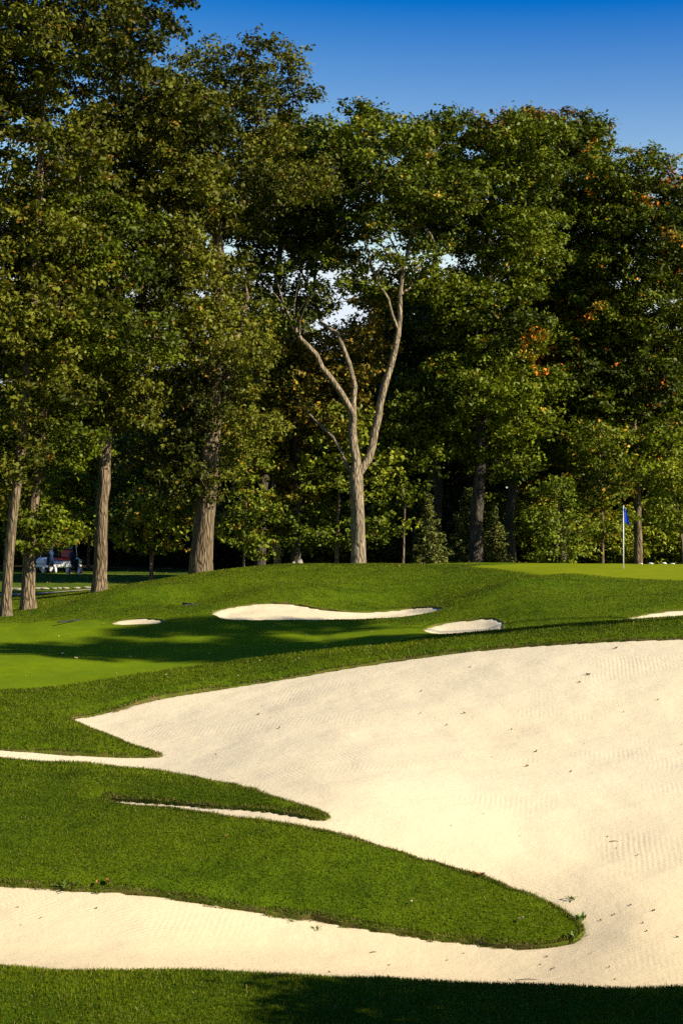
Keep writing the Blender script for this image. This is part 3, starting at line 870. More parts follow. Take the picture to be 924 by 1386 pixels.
img_tree('maple_tree', 'broad green maple with dark trunk, left one of the two dark trunks behind the green', 81,
    [(642, 790, .31), (645, 700, .29), (650, 620, .27), (655, 500, .22), (660, 350, .16), (668, 210, .07)],
    [(665, 225, 95, 80), (610, 300, 60, 60), (662, 320, 60, 80), (690, 330, 70, 80), (655, 440, 92, 85), (630, 540, 85, 60), (690, 540, 60, 70), (590, 590, 55, 40), (665, 600, 40, 40)], 6,
    bark=M_BARKD, pal='green', accent=GOLD, acc_p=0.008, voids=12, nmax=900, bare=8.0, leaf=0.2, spots=[(665, 165, 0, 1.1, RED), (722, 482, -2.5, 1.0, GOLD), (735, 498, -2.5, .8, ORANGE), (715, 465, -2, .6, ORANGE)])
img_tree('maple_tree', 'maple with turning bronze top, right one of the two dark trunks behind the green', 89,
    [(690, 795, .27), (690, 700, .25), (697, 600, .22), (715, 450, .18), (735, 300, .12), (745, 200, .05)],
    [(748, 218, 76, 68), (765, 310, 80, 80), (800, 420, 60, 60), (735, 420, 65, 85), (760, 520, 55, 70), (700, 600, 50, 45)], 7,
    bark=M_BARKD, pal='green', accent=ORANGE, acc_p=0.03, voids=9, nmax=900, bare=8.5, leaf=0.21,
    spots=[(745, 165, 0, 1.3, (0.16, .075, .015)), (725, 482, -1, 1.0, GOLD), (735, 495, -1, .9, ORANGE), (775, 435, -1, .5, ORANGE)])
img_tree('maple_tree', 'maple with pale lit trunk just right of the flagstick', 88,
    [(863, 790, .21), (863, 720, .20), (860, 640, .19), (852, 500, .15), (842, 350, .10), (832, 240, .05)],
    [(830, 268, 76, 76), (885, 320, 80, 80), (835, 400, 80, 70), (880, 480, 70, 75), (815, 520, 75, 65), (870, 600, 72, 52), (800, 590, 40, 40)], 8,
    pal='green', accent=ORANGE, acc_p=0.015, voids=10, nmax=900, bare=7.5, leaf=0.2, spots=[(877, 275, -3, .75, ORANGE), (892, 328, -3, .5, GOLD), (775, 437, -3, .7, ORANGE), (800, 420, -2.5, .45, GOLD), (900, 250, -2, .5, (.3, .1, .02))])
img_tree('maple_tree', 'dark green tree at the right edge of the photo behind the green', 92,
    [(1000, 790, .26), (1000, 700, .24), (990, 560, .2), (975, 400, .15), (965, 270, .06)],
    [(960, 300, 65, 90), (975, 430, 75, 90), (965, 570, 70, 70), (940, 650, 40, 50)], 9,
    pal='green', voids=6, nmax=900, bare=6.0, leaf=0.2)

img_tree('oak_tree', 'tall oak filling the sky between the massive oak and the forked oak', 90,
    [(352, 790, .26), (355, 680, .24), (365, 520, .2), (375, 380, .16), (390, 230, .08)],
    [(385, 225, 54, 58), (395, 280, 62, 60), (340, 310, 46, 50), (420, 325, 40, 40), (335, 440, 45, 55), (365, 520, 50, 50)], 21,
    bark=M_BARKD, pal='olive', accent=GOLD, acc_p=0.01, voids=6, nmax=900, bare=7.0, leaf=0.22)
img_tree('oak_tree', 'tall oak closing the gap between the forked oak and the broad green maple', 92,
    [(590, 790, .26), (592, 680, .24), (590, 520, .2), (588, 380, .16), (590, 260, .08)],
    [(590, 250, 45, 62), (575, 310, 40, 36), (640, 320, 30, 44), (560, 435, 55, 45), (610, 470, 50, 60), (560, 520, 50, 50)], 22,
    bark=M_BARKD, pal='green', accent=GOLD, acc_p=0.01, voids=5, nmax=900, bare=7.0, leaf=0.22)
# second rank and understorey ---------------------------------------
img_tree('maple_tree', 'shadowed maple with orange sprays between the two dark trunks and the flag', 98,
    [(760, 790, .22), (762, 680, .2), (765, 560, .16), (765, 440, .08)],
    [(770, 440, 80, 75), (740, 520, 75, 65), (800, 540, 60, 70), (770, 610, 70, 50)], 10,
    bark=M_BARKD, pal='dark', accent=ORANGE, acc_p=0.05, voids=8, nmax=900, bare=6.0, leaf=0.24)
img_tree('young_tree', 'small yellow-green young tree lit behind the green, leafy down to the turf', 79,
    [(752, 790, .05), (753, 720, .045), (757, 670, .03), (760, 640, .015)],
    [(755, 665, 40, 30), (745, 710, 48, 34), (775, 720, 40, 34), (758, 750, 46, 18)], 11, pal='lime', bough=.42, nmax=70, clump_d=0.42, clump_r=0.30, twigs=6, per=9, bare=3.6, leaf=0.17, cat='young tree')
img_tree('understorey_tree', 'bright green leafy understorey tree behind the forked oak trunk', 79.5,
    [(455, 790, .10), (456, 720, .09), (460, 640, .05), (462, 590, .02)],
    [(430, 640, 55, 45), (500, 640, 60, 50), (465, 580, 60, 40), (420, 710, 50, 40), (510, 710, 45, 42), (465, 730, 50, 26)], 12, pal='lime', bough=.7, nmax=135, clump_d=.55, clump_r=.42, twigs=6, per=9, accent=(.09, .12, .01), acc_p=.2, bare=4.0, leaf=0.22)
img_tree('understorey_tree', 'yellowing small tree with pale broken trunk left of the forked oak', 80.5,
    [(375, 785, .16), (374, 720, .15), (372, 680, .13), (368, 600, .08), (365, 540, .03)],
    [(360, 600, 55, 60), (385, 650, 45, 40), (345, 690, 30, 30), (390, 530, 40, 40)], 13, bark=M_BARKP, pal='yellow', accent=GOLD, acc_p=0.04, voids=6, nmax=900, bare=5.0, leaf=0.24)
img_tree('understorey_tree', 'golden-leaved low tree in the shade between the slim and the massive oak', 80,
    [(205, 785, .09), (206, 730, .08), (210, 680, .05), (212, 650, .02)],
    [(195, 690, 50, 30), (232, 705, 40, 30), (180, 725, 36, 18), (225, 735, 30, 14)], 14, pal='lime', accent=GOLD, acc_p=0.12, bough=.5, clump_d=.5, clump_r=.4, twigs=6, per=8, nmax=85, bare=4.0, leaf=0.22)
img_tree('maple_tree', 'bronze-tinted maple behind the left limb of the forked oak', 79.6,
    [(400, 785, .22), (402, 680, .2), (400, 560, .15), (395, 450, .06)],
    [(390, 440, 45, 48), (430, 490, 55, 50), (385, 530, 45, 45), (490, 470, 45, 50), (440, 560, 55, 45), (500, 415, 34, 30)], 15, bark=M_BARKD, pal='rust', accent=GOLD, acc_p=0.06, bough=.85, clump_d=.6, clump_r=.45, twigs=6, per=10, nmax=300, bare=6.0, leaf=0.2)
img_tree('maple_tree', 'dense dark green tree filling the gap right of the forked oak', 102,
    [(580, 785, .22), (580, 680, .2), (578, 560, .15), (575, 440, .06)],
    [(575, 450, 62, 60), (545, 520, 50, 60), (610, 520, 50, 60), (575, 600, 65, 50)], 16, bark=M_BARKD, pal='dark', voids=5, nmax=900, bare=6.0, leaf=0.25)
img_tree('understorey_tree', 'pale leafy branch-laden small tree at the right edge behind the green', 84,
    [(925, 790, .08), (923, 740, .07), (915, 680, .05), (905, 640, .02)],
    [(905, 690, 30, 34), (925, 660, 34, 30), (895, 640, 34, 22)], 17, pal='lime', bough=.55, nmax=90, clump_d=0.65, clump_r=0.45, bare=4.5, leaf=0.18)

img_tree('understorey_tree', 'thin yellow-green sapling between the massive oak and the forked oak', 77,
    [(330, 790, .05), (331, 730, .045), (334, 660, .03), (335, 600, .015)],
    [(330, 620, 40, 36), (345, 680, 38, 36), (318, 720, 30, 30), (350, 740, 30, 22)], 41, pal='lime', bough=.5, nmax=80, clump_d=.5, clump_r=.38, twigs=6, per=9, accent=GOLD, acc_p=.06, bare=4.0, leaf=0.18, cat='young tree')
img_tree('understorey_tree', 'loose green sapling just right of the forked oak trunk', 80,
    [(545, 790, .06), (546, 720, .05), (550, 640, .035), (552, 560, .015)],
    [(550, 560, 40, 40), (535, 610, 36, 34), (570, 620, 36, 36), (545, 670, 34, 32)], 42, pal='green', bough=.6, nmax=90, clump_d=.55, clump_r=.42, twigs=6, per=9, bare=4.5, leaf=0.19, cat='young tree')
img_tree('understorey_tree', 'loose gold-flecked small tree left of the pale lit maple trunk', 82,
    [(815, 790, .07), (815, 720, .06), (812, 640, .04), (810, 580, .015)],
    [(805, 600, 46, 36), (830, 640, 44, 34), (795, 670, 36, 36), (825, 700, 34, 30)], 43, pal='green', bough=.6, nmax=100, clump_d=.55, clump_r=.42, twigs=6, per=9, accent=GOLD, acc_p=.06, bare=4.5, leaf=0.19, cat='young tree')
img_tree('understorey_tree', 'small dim green tree behind the golf carts at far left', 99,
    [(120, 785, .09), (121, 720, .08), (124, 640, .05), (126, 590, .02)],
    [(120, 600, 46, 40), (95, 650, 46, 40), (150, 660, 40, 40), (125, 700, 50, 26)], 44, pal='lime', bough=.8, nmax=160, clump_d=.6, clump_r=.45, twigs=6, per=10, accent=GOLD, acc_p=.05, bare=4.5, leaf=0.22)
# spruces
def spruce(label, px, Y, top_py, rpx, seed, cols):
    rng = np.random.default_rng(seed)
    x0 = (px-CX)*Y/F; zb = float(zground(x0, Y)); zt = CAMH-(top_py-CY)*Y/F; R = rpx*Y/F
    H = zt-zb
    root = empty('spruce_tree', (x0, Y, zb), label, 'spruce', 'young spruces under the trees')
    mb = MB(); mb.tube([(0, 0, -0.2), (0, 0, H*0.5), (0, 0, H*0.97)], [0.10, 0.06, 0.012], 8)
    cen = []; nr = []
    z = 0.25
    while z < H*0.98:
        rr = R*(1-z/H)**0.85+0.06
        nb = max(4, int(9*rr/R+3)); ph = rng.uniform(0, 6.28)
        for b in range(nb):
            a = ph+2*math.pi*b/nb+rng.normal()*0.15; L = rr*rng.uniform(0.55, 1.18)
            d = np.array([math.cos(a), math.sin(a), 0])
            mb.tube([(0, 0, z), tuple(d*L*0.5+np.array([0, 0, z-0.04*L])), tuple(d*L+np.array([0, 0, z-0.12*L]))], [0.018, 0.012, 0.004], 4, cap=False)
            m = int(40*L/0.8)+8
            f = rng.uniform(0.12, 1.02, m)
            side = np.array([-d[1], d[0], 0])
            p = d*L*f[:, None]+np.array([0, 0, 1.0])*(z-0.12*L*f**1.6)[:, None]+side*(rng.normal(size=m)*0.14*(1.15-f)*(0.5+L))[:, None]
            p[:, 2] += rng.normal(size=m)*0.06
            cen.append(p); nr.append(np.tile([0, 0, 1.0], (m, 1))+d*0.3+rng.normal(size=(m, 3))*0.5)
        z += 0.26*rng.uniform(0.8, 1.2)
    cen = np.concatenate(cen); nr = np.concatenate(nr); n = len(cen)
    V, Q = leaf_mesh(cen, nr, rng.uniform(0.12, 0.22, n), rng.uniform(0.045, 0.08, n), rng)
    t = rng.random(n)[:, None]
    col = np.array(cols[0])*(1-t)+np.array(cols[1])*t
    mb.build('trunk', M_BARKD, root)
    mesh_np('crown', V, Q, None, M_NEEDLE, root, smooth_sh=False, col=np.repeat(col, 4, 0))
    return root
GS = [(0.05, 0.065, 0.010), (0.19, 0.20, 0.035)]; BS = [(0.05, 0.075, 0.06), (0.13, 0.16, 0.125)]
spruce('slender olive spruce left of the two dark maple trunks', 580, 77.8, 668, 40, 31, GS)
spruce('taller spruce half hidden behind the left dark maple trunk', 636, 84.5, 655, 52, 32, GS)
spruce('low green spruce peeping between the two dark maple trunks', 668, 85.5, 684, 38, 33, GS)
spruce('blue-grey spruce at the far left behind the golf cart', 72, 97, 708, 34, 34, BS)

# woods behind: individual trees copied from a few grown ones
def proto(name, label, H, rc, low, seed, pal, bark, **kw):
    rng = np.random.default_rng(seed)
    limbs = [(None, 0, [(0, 0, -0.25, .30), (0, 0, .4, .22), (.1, 0, H*.35, .18), (-.1, .1, H*.65, .12), (.1, 0, H*.9, .04)])]
    env = [(0, 0, H*.78, rc*.7, rc*.7, H*.2), (rc*.3, -.3, H*.55, rc*.8, rc*.8, H*.2), (-rc*.35, .2, H*.45, rc*.75, rc*.7, H*.2), (rc*.1, 0, low+H*.12, rc*.7, rc*.6, H*.13)]
    wood, crown = grow(limbs, env, rng, pal=pal, bare=low*0.7, clump_d=1.05, clump_r=0.8, twigs=8, per=11, leaf=0.28, nmax=300, bough=1.6, **kw)
    return put_tree(name, label, 'tree', (0, 0, 0), wood, crown, bark)
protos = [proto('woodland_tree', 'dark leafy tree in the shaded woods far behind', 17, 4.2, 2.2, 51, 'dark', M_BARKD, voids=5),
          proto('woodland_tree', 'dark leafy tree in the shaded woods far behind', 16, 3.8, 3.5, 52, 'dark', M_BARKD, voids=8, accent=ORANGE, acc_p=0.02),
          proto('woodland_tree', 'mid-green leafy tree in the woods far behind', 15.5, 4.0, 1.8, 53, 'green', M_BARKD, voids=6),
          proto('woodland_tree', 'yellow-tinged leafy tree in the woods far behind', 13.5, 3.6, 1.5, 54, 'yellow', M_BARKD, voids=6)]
LBL = ['dark leafy tree in the shaded woods far behind', 'dark leafy tree in the shaded woods far behind', 'mid-green leafy tree in the woods far behind', 'yellow-tinged leafy tree in the woods far behind']
def copy_tree(root, loc, rz, sc, label, group):
    r = root.copy(); C.objects.link(r); r.location = loc; r.rotation_euler = (0, 0, rz); r.scale = (sc, sc, sc)
    r['label'] = label; r['group'] = group
    for ch in list(root.children):
        k = ch.copy(); C.objects.link(k); k.parent = r
    return r
rng = np.random.default_rng(99)
used = set()
spots = []
for row, (Y, stp) in enumerate(((108, 5.0), (118, 5.4), (130, 6.0))):
    x = -0.215*Y-4+row*1.7
    while x < 0.215*Y+8:
        spots.append((x+rng.normal()*0.8, Y+rng.normal()*1.6)); x += stp*rng.uniform(0.8, 1.25)
for (x, Y) in spots:
    px = CX+F*x/Y
    k = int(rng.choice([0, 1, 2, 3], p=[.36, .28, .24, .12]))
    sc = rng.uniform(0.8, 1.0)
    loc = (x, Y, float(zground(x, Y)))
    grp = 'trees of the woods far behind'
    if k not in used:
        used.add(k); o = protos[k]; o.location = loc; o.scale = (sc,)*3; o['group'] = grp; o.rotation_euler = (0, 0, rng.uniform(0, 6.28))
    else:
        copy_tree(protos[k], loc, rng.uniform(0, 6.28), sc, LBL[k], grp)
for k in range(4):
    if k not in used: protos[k].location = (6.0*k-9, 140, 2.8); protos[k]['group'] = 'trees of the woods far behind'
# dark understorey shrubs along the wood edge
rs = np.random.default_rng(71)
def shrub_proto(pal, seed):
    rg = np.random.default_rng(seed)
    wood, crown = grow([(None, 0, [(0, 0, -.2, .06), (0, 0, .5, .05), (.1, 0, 1.6, .03)]), (0, 1, [(.5, .1, 1.2, .03)]), (0, 1, [(-.5, -.1, 1.3, .03)])],
                       [(0, 0, 1.5, 1.5, 1.1, 1.4), (1.0, .1, 1.1, 1.2, .9, 1.0), (-1.1, 0, 1.0, 1.2, .9, .9)], rg, pal=pal, bare=.2, nmax=130, clump_d=.5, clump_r=.4, bough=.6, leaf=.19, per=9)
    return put_tree('wood_edge_shrub', 'x', 'shrub', (0, 0, 0), wood, crown, M_BARKD)
SH = [shrub_proto('dark', 81), shrub_proto('green', 82), shrub_proto('lime', 83), shrub_proto('yellow', 84)]
SHL = ['dark leafy shrub at the shaded wood edge behind the trunks', 'green leafy shrub at the wood edge behind the trunks', 'bright green shrub at the wood edge behind the trunks', 'yellowing shrub at the wood edge behind the trunks']
su = set()
for Y, n in ((101, 15), (112, 17)):
    for i in range(n):
        x = (i+.5)/n*2*(0.20*Y+2)-(0.20*Y+2)+rs.normal()*.6
        k = int(rs.choice([0, 1, 2, 3], p=[.35, .25, .25, .15]))
        sc = rs.uniform(.9, 1.5); y = Y+rs.normal()*1.0; loc = (x, y, float(zground(x, y)))
        if 40 < CX+F*x/y < 265 and Y < 105: continue
        if k not in su:
            su.add(k); o = SH[k]; o.location = loc; o.scale = (sc,)*3; o['label'] = SHL[k]; o['group'] = 'shrubs along the wood edge'
        else: copy_tree(SH[k], loc, rs.uniform(0, 6.28), sc, SHL[k], 'shrubs along the wood edge')
# trees beside the hole, outside the frame, which throw the long shadows
for (x, y, sc, k, lb) in ((-27, 78, 1.2, 0, 'dark tree left of the hole at the wood edge'), (-23, 62, 1.2, 2, 'mid-green tree left of the hole')):
    copy_tree(protos[k], (x, y, float(zground(x, y))), rng.uniform(0, 6), sc, lb, 'trees beside the hole')
def shade_tree(x, y, h0, h1, ry, seed, label, tr=.2, nm=420):
    rg = np.random.default_rng(seed); z = float(zground(x, y)); hm = (h0+h1)/2
    wood, crown = grow([(None, 0, [(x, y, z-.2, tr*1.4), (x, y, z+h0*.6, tr), (x, y, z+h1*.95, .05)])],
        [(x, y, z+hm, 2.2, ry, (h1-h0)/2), (x+.8, y+.5*ry, z+hm-.5, 1.8, ry*.6, (h1-h0)*.33), (x-.5, y-.6*ry, z+hm+.6, 1.6, ry*.6, (h1-h0)*.3)], rg, pal='green', bare=h0*.8, nmax=nm, bough=.8, leaf=.24)
    put_tree('oak_tree', label, 'tree', (x, y, z), wood, crown, M_BARK)
shade_tree(30, 38.6, 17.0, 22.5, 1.1, 61, 'tall oak far right of the great bunker, lower crown')
shade_tree(31, 37.6, 22.0, 27.6, 1.1, 63, 'tallest oak far right of the great bunker')
shade_tree(30, 42.3, 21.3, 23.6, .7, 62, 'slender oak far right of the hole below the green', .07)
# shrub near the viewer on the right, out of frame
rg = np.random.default_rng(5)
wood, crown = grow([(None, 0, [(11.5, 16.8, -.1, .10), (11.5, 16.8, 1.2, .08), (11.4, 16.8, 3.4, .04)])], [(11.5, 17.6, 3.4, 1.6, 1.2, 3.2), (10.2, 17.8, 2.8, 1.4, 1.2, 2.5), (13, 16.9, 4.0, 1.6, 1.1, 4.2), (10.8, 17.0, 5.6, 1.2, .8, 1.6), (9.2, 18.2, 1.9, 1.2, 1.0, 1.7)], rg, pal='green', bare=0.3, nmax=420, clump_d=0.55, bough=.9, leaf=0.2)
put_tree('shrub', 'leafy green shrub beside the near bank on the right', 'shrub', (11.5, 16.8, float(zground(11.5, 16.8))), wood, crown, M_BARK)

# distant mass of woods closing the view
def far_woods():
    rng = np.random.default_rng(3)
    n = 900
    x = rng.uniform(-75, 75, n); y = rng.uniform(150, 168, n); z = 2.8+rng.random(n)**0.8*(11+3*np.sin(x*0.21)+2*np.sin(x*0.53+1))
    R = rng.uniform(1.2, 2.0, n); per = 45
    d = rng.normal(size=(n, per, 3)); d /= np.linalg.norm(d, axis=2, keepdims=True)
    p = np.stack([x, y, z], 1)[:, None]+d*R[:, None, None]*rng.uniform(.5, 1, (n, per, 1))
    p = p.reshape(-1, 3); nr = d.reshape(-1, 3)+rng.normal(size=(n*per, 3))*0.5+np.array([0, 0, .4])
    L = rng.uniform(.4, .75, n*per)
    V, Q = leaf_mesh(p, nr, L, L*.65, rng)
    t = rng.random(n*per)[:, None]
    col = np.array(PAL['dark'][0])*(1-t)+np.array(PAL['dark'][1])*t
    o = mesh_np('distant_woods', V, Q, None, M_LEAF, smooth_sh=False, col=np.repeat(col, 4, 0))
    tag(o, 'dark mass of distant woods closing the view behind the trees', 'woods', kind='stuff')
far_woods()

# ------------------------------------------------------------------ furniture and small things
M_WHITE = simple_mat('white_paint', (0.72, 0.72, 0.70), 0.35, 0.5)
M_RED = simple_mat('red_vinyl', (0.50, 0.02, 0.03), 0.45, 0.4)
M_NAVY = simple_mat('navy_cloth', (0.02, 0.025, 0.055), 0.7, 0.2)
M_BLUE = simple_mat('blue_cloth', (0.015, 0.035, 0.10), 0.7, 0.2)
M_FLAG = simple_mat('flag_blue', (0.01, 0.10, 0.75), 0.6, 0.2, var=0.1)
M_BLACK = simple_mat('black_rubber', (0.02, 0.02, 0.022), 0.6, 0.3)
M_STEEL = simple_mat('steel', (0.45, 0.45, 0.46), 0.35, 0.5, 0.8)
M_STONE = simple_mat('pale_stone', (0.27, 0.24, 0.18), 0.9, 0.1, var=0.3, scale=5)
M_WSTONE = simple_mat('whitewashed_stone', (0.75, 0.74, 0.70), 0.8, 0.1, var=0.1)
M_PATH = simple_mat('path_asphalt', (0.30, 0.265, 0.21), 0.9, 0.1, var=0.2, scale=2.5)
M_DRY = simple_mat('dry_leaf', (0.22, 0.11, 0.04), 0.7, 0.2, var=0.35, scale=20)
M_PALEL = simple_mat('pale_leaf', (0.55, 0.46, 0.28), 0.7, 0.2, var=0.2)
M_TWIG = simple_mat('twig', (0.07, 0.05, 0.03), 0.9, 0.1)
M_WEED = simple_mat('weed_green', (0.10, 0.16, 0.02), 0.6, 0.2, var=0.3)

def flagstick():
    b = P(843, 770, 62); z = float(zground(b[0], 62))
    r = empty('golf_flagstick', (b[0], 62, z), 'white golf flagstick with limp blue flag standing on the green', 'flagstick')
    m = MB(); m.tube([(0, 0, -.12), (0, 0, .7), (0, 0, 2.17)], [.020, .018, .014], 10); m.build('pole', M_WHITE, r, True)
    m = MB(); m.ring((0, 0, .004), .058, .006, 'y'); 
    m = MB(); m.tube([(0, 0, 2.16), (0, 0, 2.19), (0, 0, 2.21)], [.022, .026, .010], 10); m.build('pole_cap', M_WHITE, r, True)
    # limp flag: folded cloth with thickness
    nu, nv = 12, 14; V = []; Fc = []
    for side in (0, 1):
        for j in range(nv+1):
            v = j/nv
            for i in range(nu+1):
                u = i/nu
                w = 0.05+0.145*v**0.8
                x = .02+u*w; y = .035*math.sin(u*9+v*2.2)*(0.3+u)+(-0.004 if side else .004)
                zz = 2.14-v*0.50-u*0.10*v-0.03*u
                V.append((x-0.005, y, zz))
    o = (nu+1)*(nv+1)
    for j in range(nv):
        for i in range(nu):
            a = j*(nu+1)+i
            Fc.append((a, a+1, a+nu+2, a+nu+1)); Fc.append((o+a, o+a+nu+1, o+a+nu+2, o+a+1))
    rim = [j*(nu+1)+nu for j in range(nv+1)]
    for a, b2 in zip(rim[:-1], rim[1:]): Fc.append((a, o+a, o+b2, b2))
    rim = [nv*(nu+1)+i for i in range(nu+1)]
    for a, b2 in zip(rim[:-1], rim[1:]): Fc.append((b2, o+b2, o+a, a))
    m = MB(); m.add(V, Fc); m.build('flag', M_FLAG, r, True)
flagstick()

def wheel(parent, c, R, r, hub_mat, tyre_mat=None, name='wheel'):
    m = MB(); m.ring(c, R, r); w = m.build(name, tyre_mat or M_BLACK, parent, True)
    m = MB(); m.tube([(c[0], c[1]-.05, c[2]), (c[0], c[1], c[2]), (c[0], c[1]+.05, c[2])], [R*.72, R*.9, R*.72], 16); m.build('hub', hub_mat, w)
def golf_cart(px, Y, rz, label, body, seatm, roofm):
    x0 = (px-CX)*Y/F; z = float(zground(x0, Y))
    r = empty('golf_cart', (x0, Y, z), label, 'golf cart', 'golf carts under the trees', rz)
    m = MB(); m.box((0, 0, .36), (2.2, 1.1, .16), .04); m.box((.95, 0, .60), (.40, 1.05, .42), .12); m.box((-.85, 0, .58), (.55, 1.1, .34), .10); m.box((-.15, 0, .52), (.6, 1.02, .2), .05); m.build('body', body, r)
    m = MB(); m.box((-.20, 0, .70), (.52, .98, .14), .04); m.build('seat', seatm, r)
    m = MB(); m.box((-.50, 0, .98), (.12, .98, .42), .04); m.build('backrest', seatm, r)
    m = MB(); m.box((0, 0, 1.82), (1.75, 1.12, .07), .03); m.build('roof', roofm, r)
    for sx in (-.72, .72):
        for sy in (-.48, .48):
            m = MB(); m.tube([(sx*1.15, sy, .72), (sx, sy, 1.8)], .022, 8); m.build('roof_post', M_WHITE, r)
    m = MB(); m.tube([(.62, -.25, .72), (.40, -.25, 1.0)], .018, 8); m.ring((.40, -.25, 1.0), .16, .016, 'x'); m.build('steering_wheel', M_BLACK, r)
    for sx in (-.78, .82):
        for sy in (-.5, .5): wheel(r, (sx, sy, .22), .17, .06, M_WHITE)
    return r
golf_cart(80, 94, math.radians(222), 'white golf cart with red seats under the trees at far left', M_WHITE, M_RED, M_BLACK)
golf_cart(187, 112, math.radians(80), 'red golf cart half hidden behind the dark hedge', M_RED, M_RED, M_BLACK)
def trolley(px, Y, rz, label, bagm, hubm, R):
    x0 = (px-CX)*Y/F; z = float(zground(x0, Y))
    r = empty('golf_trolley', (x0, Y, z), label, 'golf trolley', 'golf trolleys under the trees', rz)
    for sy in (-.32, .32): wheel(r, (0, sy, R), R*.74, R*.26, hubm, M_WHITE)
    m = MB(); m.tube([(0, -.32, R), (0, .32, R)], .015, 8); m.tube([(0, 0, R), (-.25, 0, .75), (-.55, 0, 1.05)], .02, 8); m.tube([(0, 0, R), (.30, 0, .06)], .018, 8); m.build('frame', M_STEEL, r)
    m = MB(); m.tube([(.22, 0, .22), (.16, 0, .30), (-.10, 0, .70), (-.36, 0, 1.10), (-.38, 0, 1.13)], [.10, .14, .15, .16, .13], 14); b = m.build('golf_bag', bagm, r, True)
    m = MB(); m.box((-.02, -.17, .62), (.22, .10, .40), .04); m.build('pocket', bagm, b)
    m = MB()
    for k in range(6):
        a = k*1.05; o = np.array([.07*math.cos(a), .08*math.sin(a), 0])
        m.tube([np.array((-.36, 0, 1.08))+o, np.array((-.50, 0, 1.36+.04*(k % 3)))+o*1.3], .007, 6); m.box(tuple(np.array((-.51, 0, 1.38+.04*(k % 3)))+o*1.3), (.10, .04, .06))
    m.build('clubs', M_STEEL, b)
    return r
trolley(101, 90, math.radians(75), 'golf trolley with navy bag and white wheels with red hubs, right of the white cart', M_NAVY, M_RED, .20)
trolley(67, 93, math.radians(110), 'golf trolley with blue bag and white wheels, left of the white cart', M_BLUE, M_WHITE, .17)

# hedge
def hedge(px0, px1, Y, h, label):
    x0, x1 = (px0-CX)*Y/F, (px1-CX)*Y/F; zb = float(zground((x0+x1)/2, Y)); rng = np.random.default_rng(8)
    n = 9000
    p = np.stack([rng.uniform(x0, x1, n), Y+rng.uniform(-.45, .45, n), zb+h*rng.random(n)**.7*(1+0.12*np.sin(rng.uniform(0, 6, n)))], 1)
    V, Q = leaf_mesh(p, rng.normal(size=(n, 3))+np.array([0, -.3, .4]), rng.uniform(.1, .2, n), rng.uniform(.06, .12, n), rng)
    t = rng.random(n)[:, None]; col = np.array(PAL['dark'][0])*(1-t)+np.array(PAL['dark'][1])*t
    root = empty('hedge', ((x0+x1)/2, Y, zb), label, 'hedge')
    b = np.array(root.location)
    mesh_np('foliage', V-b, Q, None, M_LEAF, root, smooth_sh=False, col=np.repeat(col, 4, 0))
    m = MB()
    for k in range(9):
        x = x0+(x1-x0)*(k+.5)/9-b[0]
        m.tube([(x, 0, -.1), (x+.05, 0, h*.45), (x-.1, .1, h*.85)], [.03, .02, .008], 6)
    m.build('stem', M_BARKD, root)
hedge(158, 262, 106, 0.85, 'low dark hedge in the shade behind the slim and massive oaks')

# cart path and its edging stones
def path():
    xs = np.linspace(-19.5, -9.5, 60); V = []; 
    for x in xs:
        yc = 73.2+0.9*math.sin(x*0.12)
        for w in (-.75, -.25, .25, .75): V.append((x, yc+w, float(zground(x, yc+w))+.02))
    n = 4; Q = [(i*n+k, (i+1)*n+k, (i+1)*n+k+1, i*n+k+1) for i in range(59) for k in range(3)]
    o = mesh_np('cart_path', V, Q, None, M_PATH); tag(o, 'sunlit strip of tan cart path between the left oaks', 'path', kind='structure')
path()
def stone(name, loc, size, mat, seed, label, cat, group):
    rng = np.random.default_rng(seed); V = []; Fc = []; n, m2 = 9, 6
    for j in range(m2+1):
        th = math.pi*j/m2
        for i in range(n):
            a = 2*math.pi*i/n; k = 1+rng.normal()*.10 if 0 < j < m2 else 1
            V.append((size[0]*k*math.sin(th)*math.cos(a), size[1]*k*math.sin(th)*math.sin(a), size[2]*(k*math.cos(th)*.9+.35)))
    for j in range(m2):
        for i in range(n): Fc.append((j*n+i, j*n+(i+1) % n, (j+1)*n+(i+1) % n, (j+1)*n+i))
    mb = MB(); mb.add(V, Fc); o = mb.build(name, mat, None, True); o.location = loc; o.rotation_euler = (0, 0, rng.uniform(0, 6))
    return tag(o, label, cat, group)
for k, (px, sx) in enumerate(((16, .3), (24, .28), (54, .34), (60, .22), (75, .15), (80, .13), (89, .14), (104, .12), (118, .16))):
    Y = 74.6; x = (px-CX)*Y/F
    stone('edging_stone', (x, Y, float(zground(x, Y))), (sx*1.2, .2, .07 if sx > .2 else .05), M_STONE, 200+k, 'low pale stone on the far edge of the cart path', 'stone', 'stones edging the cart path')
for k, (px, sx, sz) in enumerate(((866, .10, .03), (880, .15, .04), (898, .08, .05), (909, .16, .03))):
    Y = 72.3+0.05*k; x = (px-CX)*Y/F
    stone('white_stone', (x, Y, float(zground(x, Y))+.02), (sx, .10, sz), M_WSTONE, 260+k, 'small white stone along the back edge of the green at right', 'stone', 'white stones behind the green')
for k, (px, sx) in enumerate(((398, .13), (405.5, .20))):
    Y = 68.8; x = (px-CX)*Y/F; zb = float(zground(x, Y))
    stone('boulder', (x, Y, zb), (sx*.8, .15, .15+.05*k), M_STONE, 230+k, ('smaller' if k == 0 else 'larger')+' pale boulder just showing over the mound crest', 'boulder', 'boulders behind the mound')

